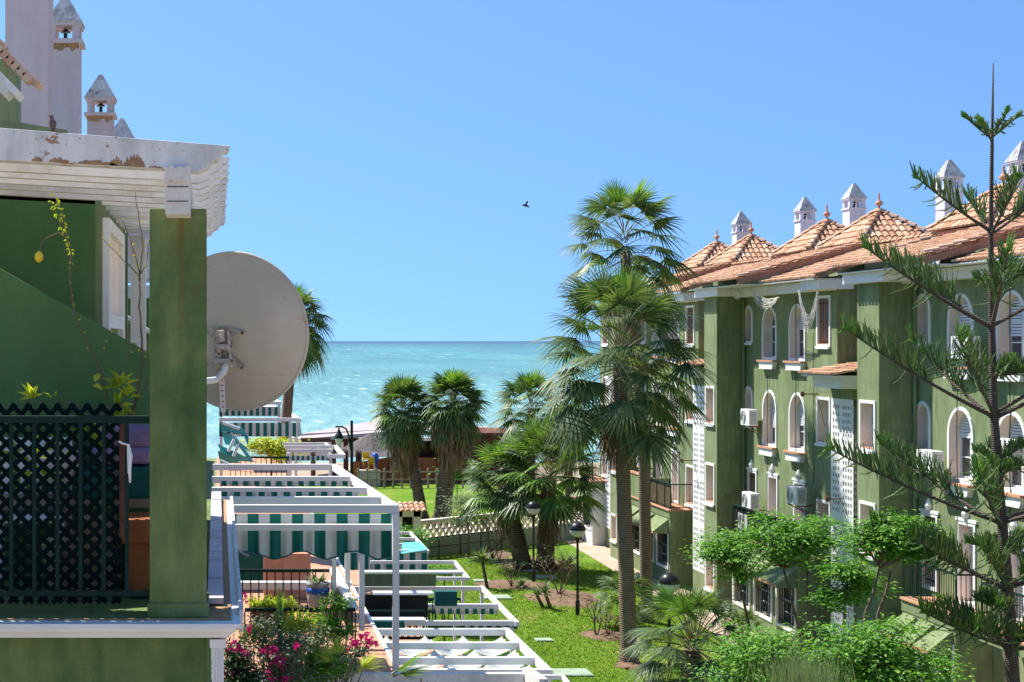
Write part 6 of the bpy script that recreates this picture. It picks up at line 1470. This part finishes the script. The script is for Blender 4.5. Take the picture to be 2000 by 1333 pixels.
# spiky grass mound on the middle terrace
c = W(532, 1185, 18.5); t = thing('spider_plant', c, 'mound of arching yellow-green grassy leaves on the middle terrace', 'plant'); mb = MB(); rr = random.Random(9)
for k in range(420):
    a = rr.uniform(0, 2*pi); e = rr.uniform(.1, 1.2); p = c+Vector((rr.uniform(-.28, .28), rr.uniform(-.1, .1), 0)); d = Vector((cos(a)*cos(e), sin(a)*cos(e), sin(e))); L = rr.uniform(.12, .28); q = p+d*L*.6; r_ = p+d*L+Vector((0, 0, -L*.35)); s = d.cross(Vector((0, 0, 1))).normalized()*.006; mb.add([p-s, p+s, q+s, q-s, r_], [(0, 1, 2, 3), (3, 2, 4)])
mb.build('leaves', M['leafyellow'], t); mb = MB(); mb.lathe([(.22, -.28), (.3, -.02), (.3, 0)], c, 16); mb.build('pot', M['terracotta'], t)
def spears(name, label, u, v, Y, n, L, mat, wd=.03, spread=.35):
    c = W(u, v, Y); t = thing(name, c, label, 'plant'); mb = MB(); rr = random.Random(int(u))
    for k in range(n):
        a = rr.uniform(0, 2*pi); d = Vector((cos(a)*spread*rr.random(), sin(a)*spread*rr.random(), 1)).normalized(); leafquad(mb, c+Vector((rr.uniform(-.05, .05), 0, 0)), d, Vector((cos(a), sin(a), 0)), L*rr.uniform(.6, 1.1), wd, fold=.3)
    mb.build('leaves', M[mat], t); return t
spears('banana_shoot', 'tall rolled green spear leaf rising among the terrace plants', 548, 1245, 17.5, 7, .62, 'palmbright', .08, .12)
spears('strelitzia', 'yellowing blade leaves leaning right on the terrace', 570, 1250, 17.3, 12, .45, 'leafyellow', .06, .8)
spears('aloe', 'green pointed leaves in front of the tall terrace shrub', 612, 1320, 16.8, 22, .45, 'palmbright', .05, .6)
def fans(label, specs, Y, seed, mat):
    b0 = W(*specs[0][:2], Y); t = thing('fan_palm_plant', b0, label, 'plant'); lf, pt = MB(), MB(); rr = random.Random(seed)
    for (u, v, az, el, Lpx) in specs: fan_leaf(lf, pt, W(u, v, Y), az, el, .08, Lpx/F*Y, .15, 26, 1.35, rr)
    lf.build('leaves', M[mat], t); pt.build('stalks', M['petiole'], t)
fans('sunlit yellow-green fan leaf standing above the white ledge', [(690, 1318, -.3, .9, 62), (700, 1312, .6, .7, 55), (655, 1305, 2.4, 1.0, 50), (665, 1290, 2.0, 1.2, 48)], 16.6, 61, 'leafyellow')
fans('feathery green palm leaf arching over the cream awning right of the white post', [(765, 1318, .1, .75, 95), (768, 1322, -.15, .5, 80)], 17.2, 62, 'palmbright')

# clutter on the near terrace behind the lattice
t = thing('wicker_basket', W(170, 1160, 9.0), 'pale wicker basket on the floor behind the lattice panel', 'basket'); c = Vector((px(140, 8.95), 8.95, zfl))
mb = MB(); mb.lathe([(.13, 0), (.17, .15), (.19, .32), (.18, .34), (.16, .3)], c, 20)
for k in range(10): mb.lathe([(.14+.005*k, .0), (.147+.005*k, .012), (.14+.005*k, .024)], c+Vector((0, 0, .03*k)), 20)
mb.build('weave', M['wood'], t)
t = thing('plastic_chair', W(60, 1165, 9.0), 'white plastic chair standing behind the lattice panel', 'chair'); cx_, cy_ = px(60, 9.1), 9.1
mb = MB(); mb.box(cx_-.24, cy_-.24, zfl+.42, cx_+.24, cy_+.24, zfl+.45); mb.build('seat', M['white'], t, bevel=.01)
mb = MB()
for k in range(5): mb.box(cx_-.22+k*.1, cy_+.22, zfl+.45, cx_-.16+k*.1, cy_+.24, zfl+.85)
mb.box(cx_-.24, cy_+.215, zfl+.85, cx_+.24, cy_+.245, zfl+.92); mb.build('backrest', M['white'], t)
for i in (-1, 1):
    for j in (-1, 1): mb = MB(); mb.box(cx_+i*.22-.018, cy_+j*.22-.018, zfl, cx_+i*.22+.018, cy_+j*.22+.018, zfl+.42); mb.build('leg', M['white'], t)
t = MB(); cc = W(195, 1040, 8.95); t.box(cc.x-.12, 8.85, zfl, cc.x+.1, 9.05, pz(1010, 8.95)); tag(t.build('cardboard_box', M['wood'], bevel=.006), 'tall tan cardboard box left of the terracotta planter', 'box')
pillow('cushion', (px(100, 9.2), 9.2, pz(905, 9.2)), .22, .13, .10, M['pink'], 'pale pink cushion left of the mauve ones behind the lattice', 'cushion', 'cushions stacked on the shelf')

flowery('potted_shrub', 'sunlit yellow-green shrub in the corner of the middle terrace by the bougainvillea', [U(500, 1235, 17.0, 26), U(585, 1215, 17.4, 26), U(560, 1290, 16.9, 30)], W(540, 1330, 17.0), 2300, [], 57, 'leafyellow', 'shrub')
flowery('potted_shrub', 'bright green shrub beside the white post at the end of the white ledge', [U(640, 1300, 16.8, 34), U(600, 1320, 16.8, 28)], W(620, 1340, 16.8), 2000, [], 58, 'leaf', 'shrub')

# pipes and cables running down the right-hand facades
for i in (1, 2, 3):
    Y0 = UY[i]
    for dy, X, za, zb, r_, m in ((-.12, 14.2, 1.1, -7.3, .045, 'green'), (-3.55, 14.23, 1.1, -3.2, .012, 'black'), (-1.72, 14.23, -.9, -4.9, .010, 'black'), (-4.6, 14.23, .2, -3.4, .010, 'black')):
        mb = MB(); y = k_(Y0+dy); x = k_(X)-.03; rr = random.Random(int(Y0*10+dy*7)); n = 9
        mb.tube([(x, y+rr.uniform(-.03, .03)*(m == 'black'), ZO(za)+(ZO(zb)-ZO(za))*k/n) for k in range(n+1)], r_, 6); mb.build('drainpipe' if m == 'green' else 'cable', M[m], units[i][0])
# extra thin slats and caps on the lower terraces
for (u0, u1, v, Y) in ((712, 905, 1117, 28.1), (730, 846, 1158, 25.7), (700, 830, 1210, 25.0)):
    b = MB(); b.box(px(u0, Y), Y-.04, pz(v+4, Y), px(u1, Y), Y+.2, pz(v, Y)); b.build('wall_cap', M['white'], h1)
rail(h1, 790, 900, 1168, 27.0, .7); rail(h1, 700, 845, 1170, 26.4, .75)

# a garden table with chairs under the dark end of the lower terrace
t = thing('garden_table', W(760, 1215, 25.3), 'dark green garden table on the shaded lower terrace', 'table'); mb = MB(); c = Vector((px(770, 25.3), 25.3, H-6.97)); mb.lathe([(.45, .70), (.45, .73)], c, 20); mb.build('top', M['stripe_g'], t)
mb = MB(); mb.lathe([(.2, 0), (.04, .06), (.04, .70)], c, 10); mb.build('pedestal', M['dgreen'], t)
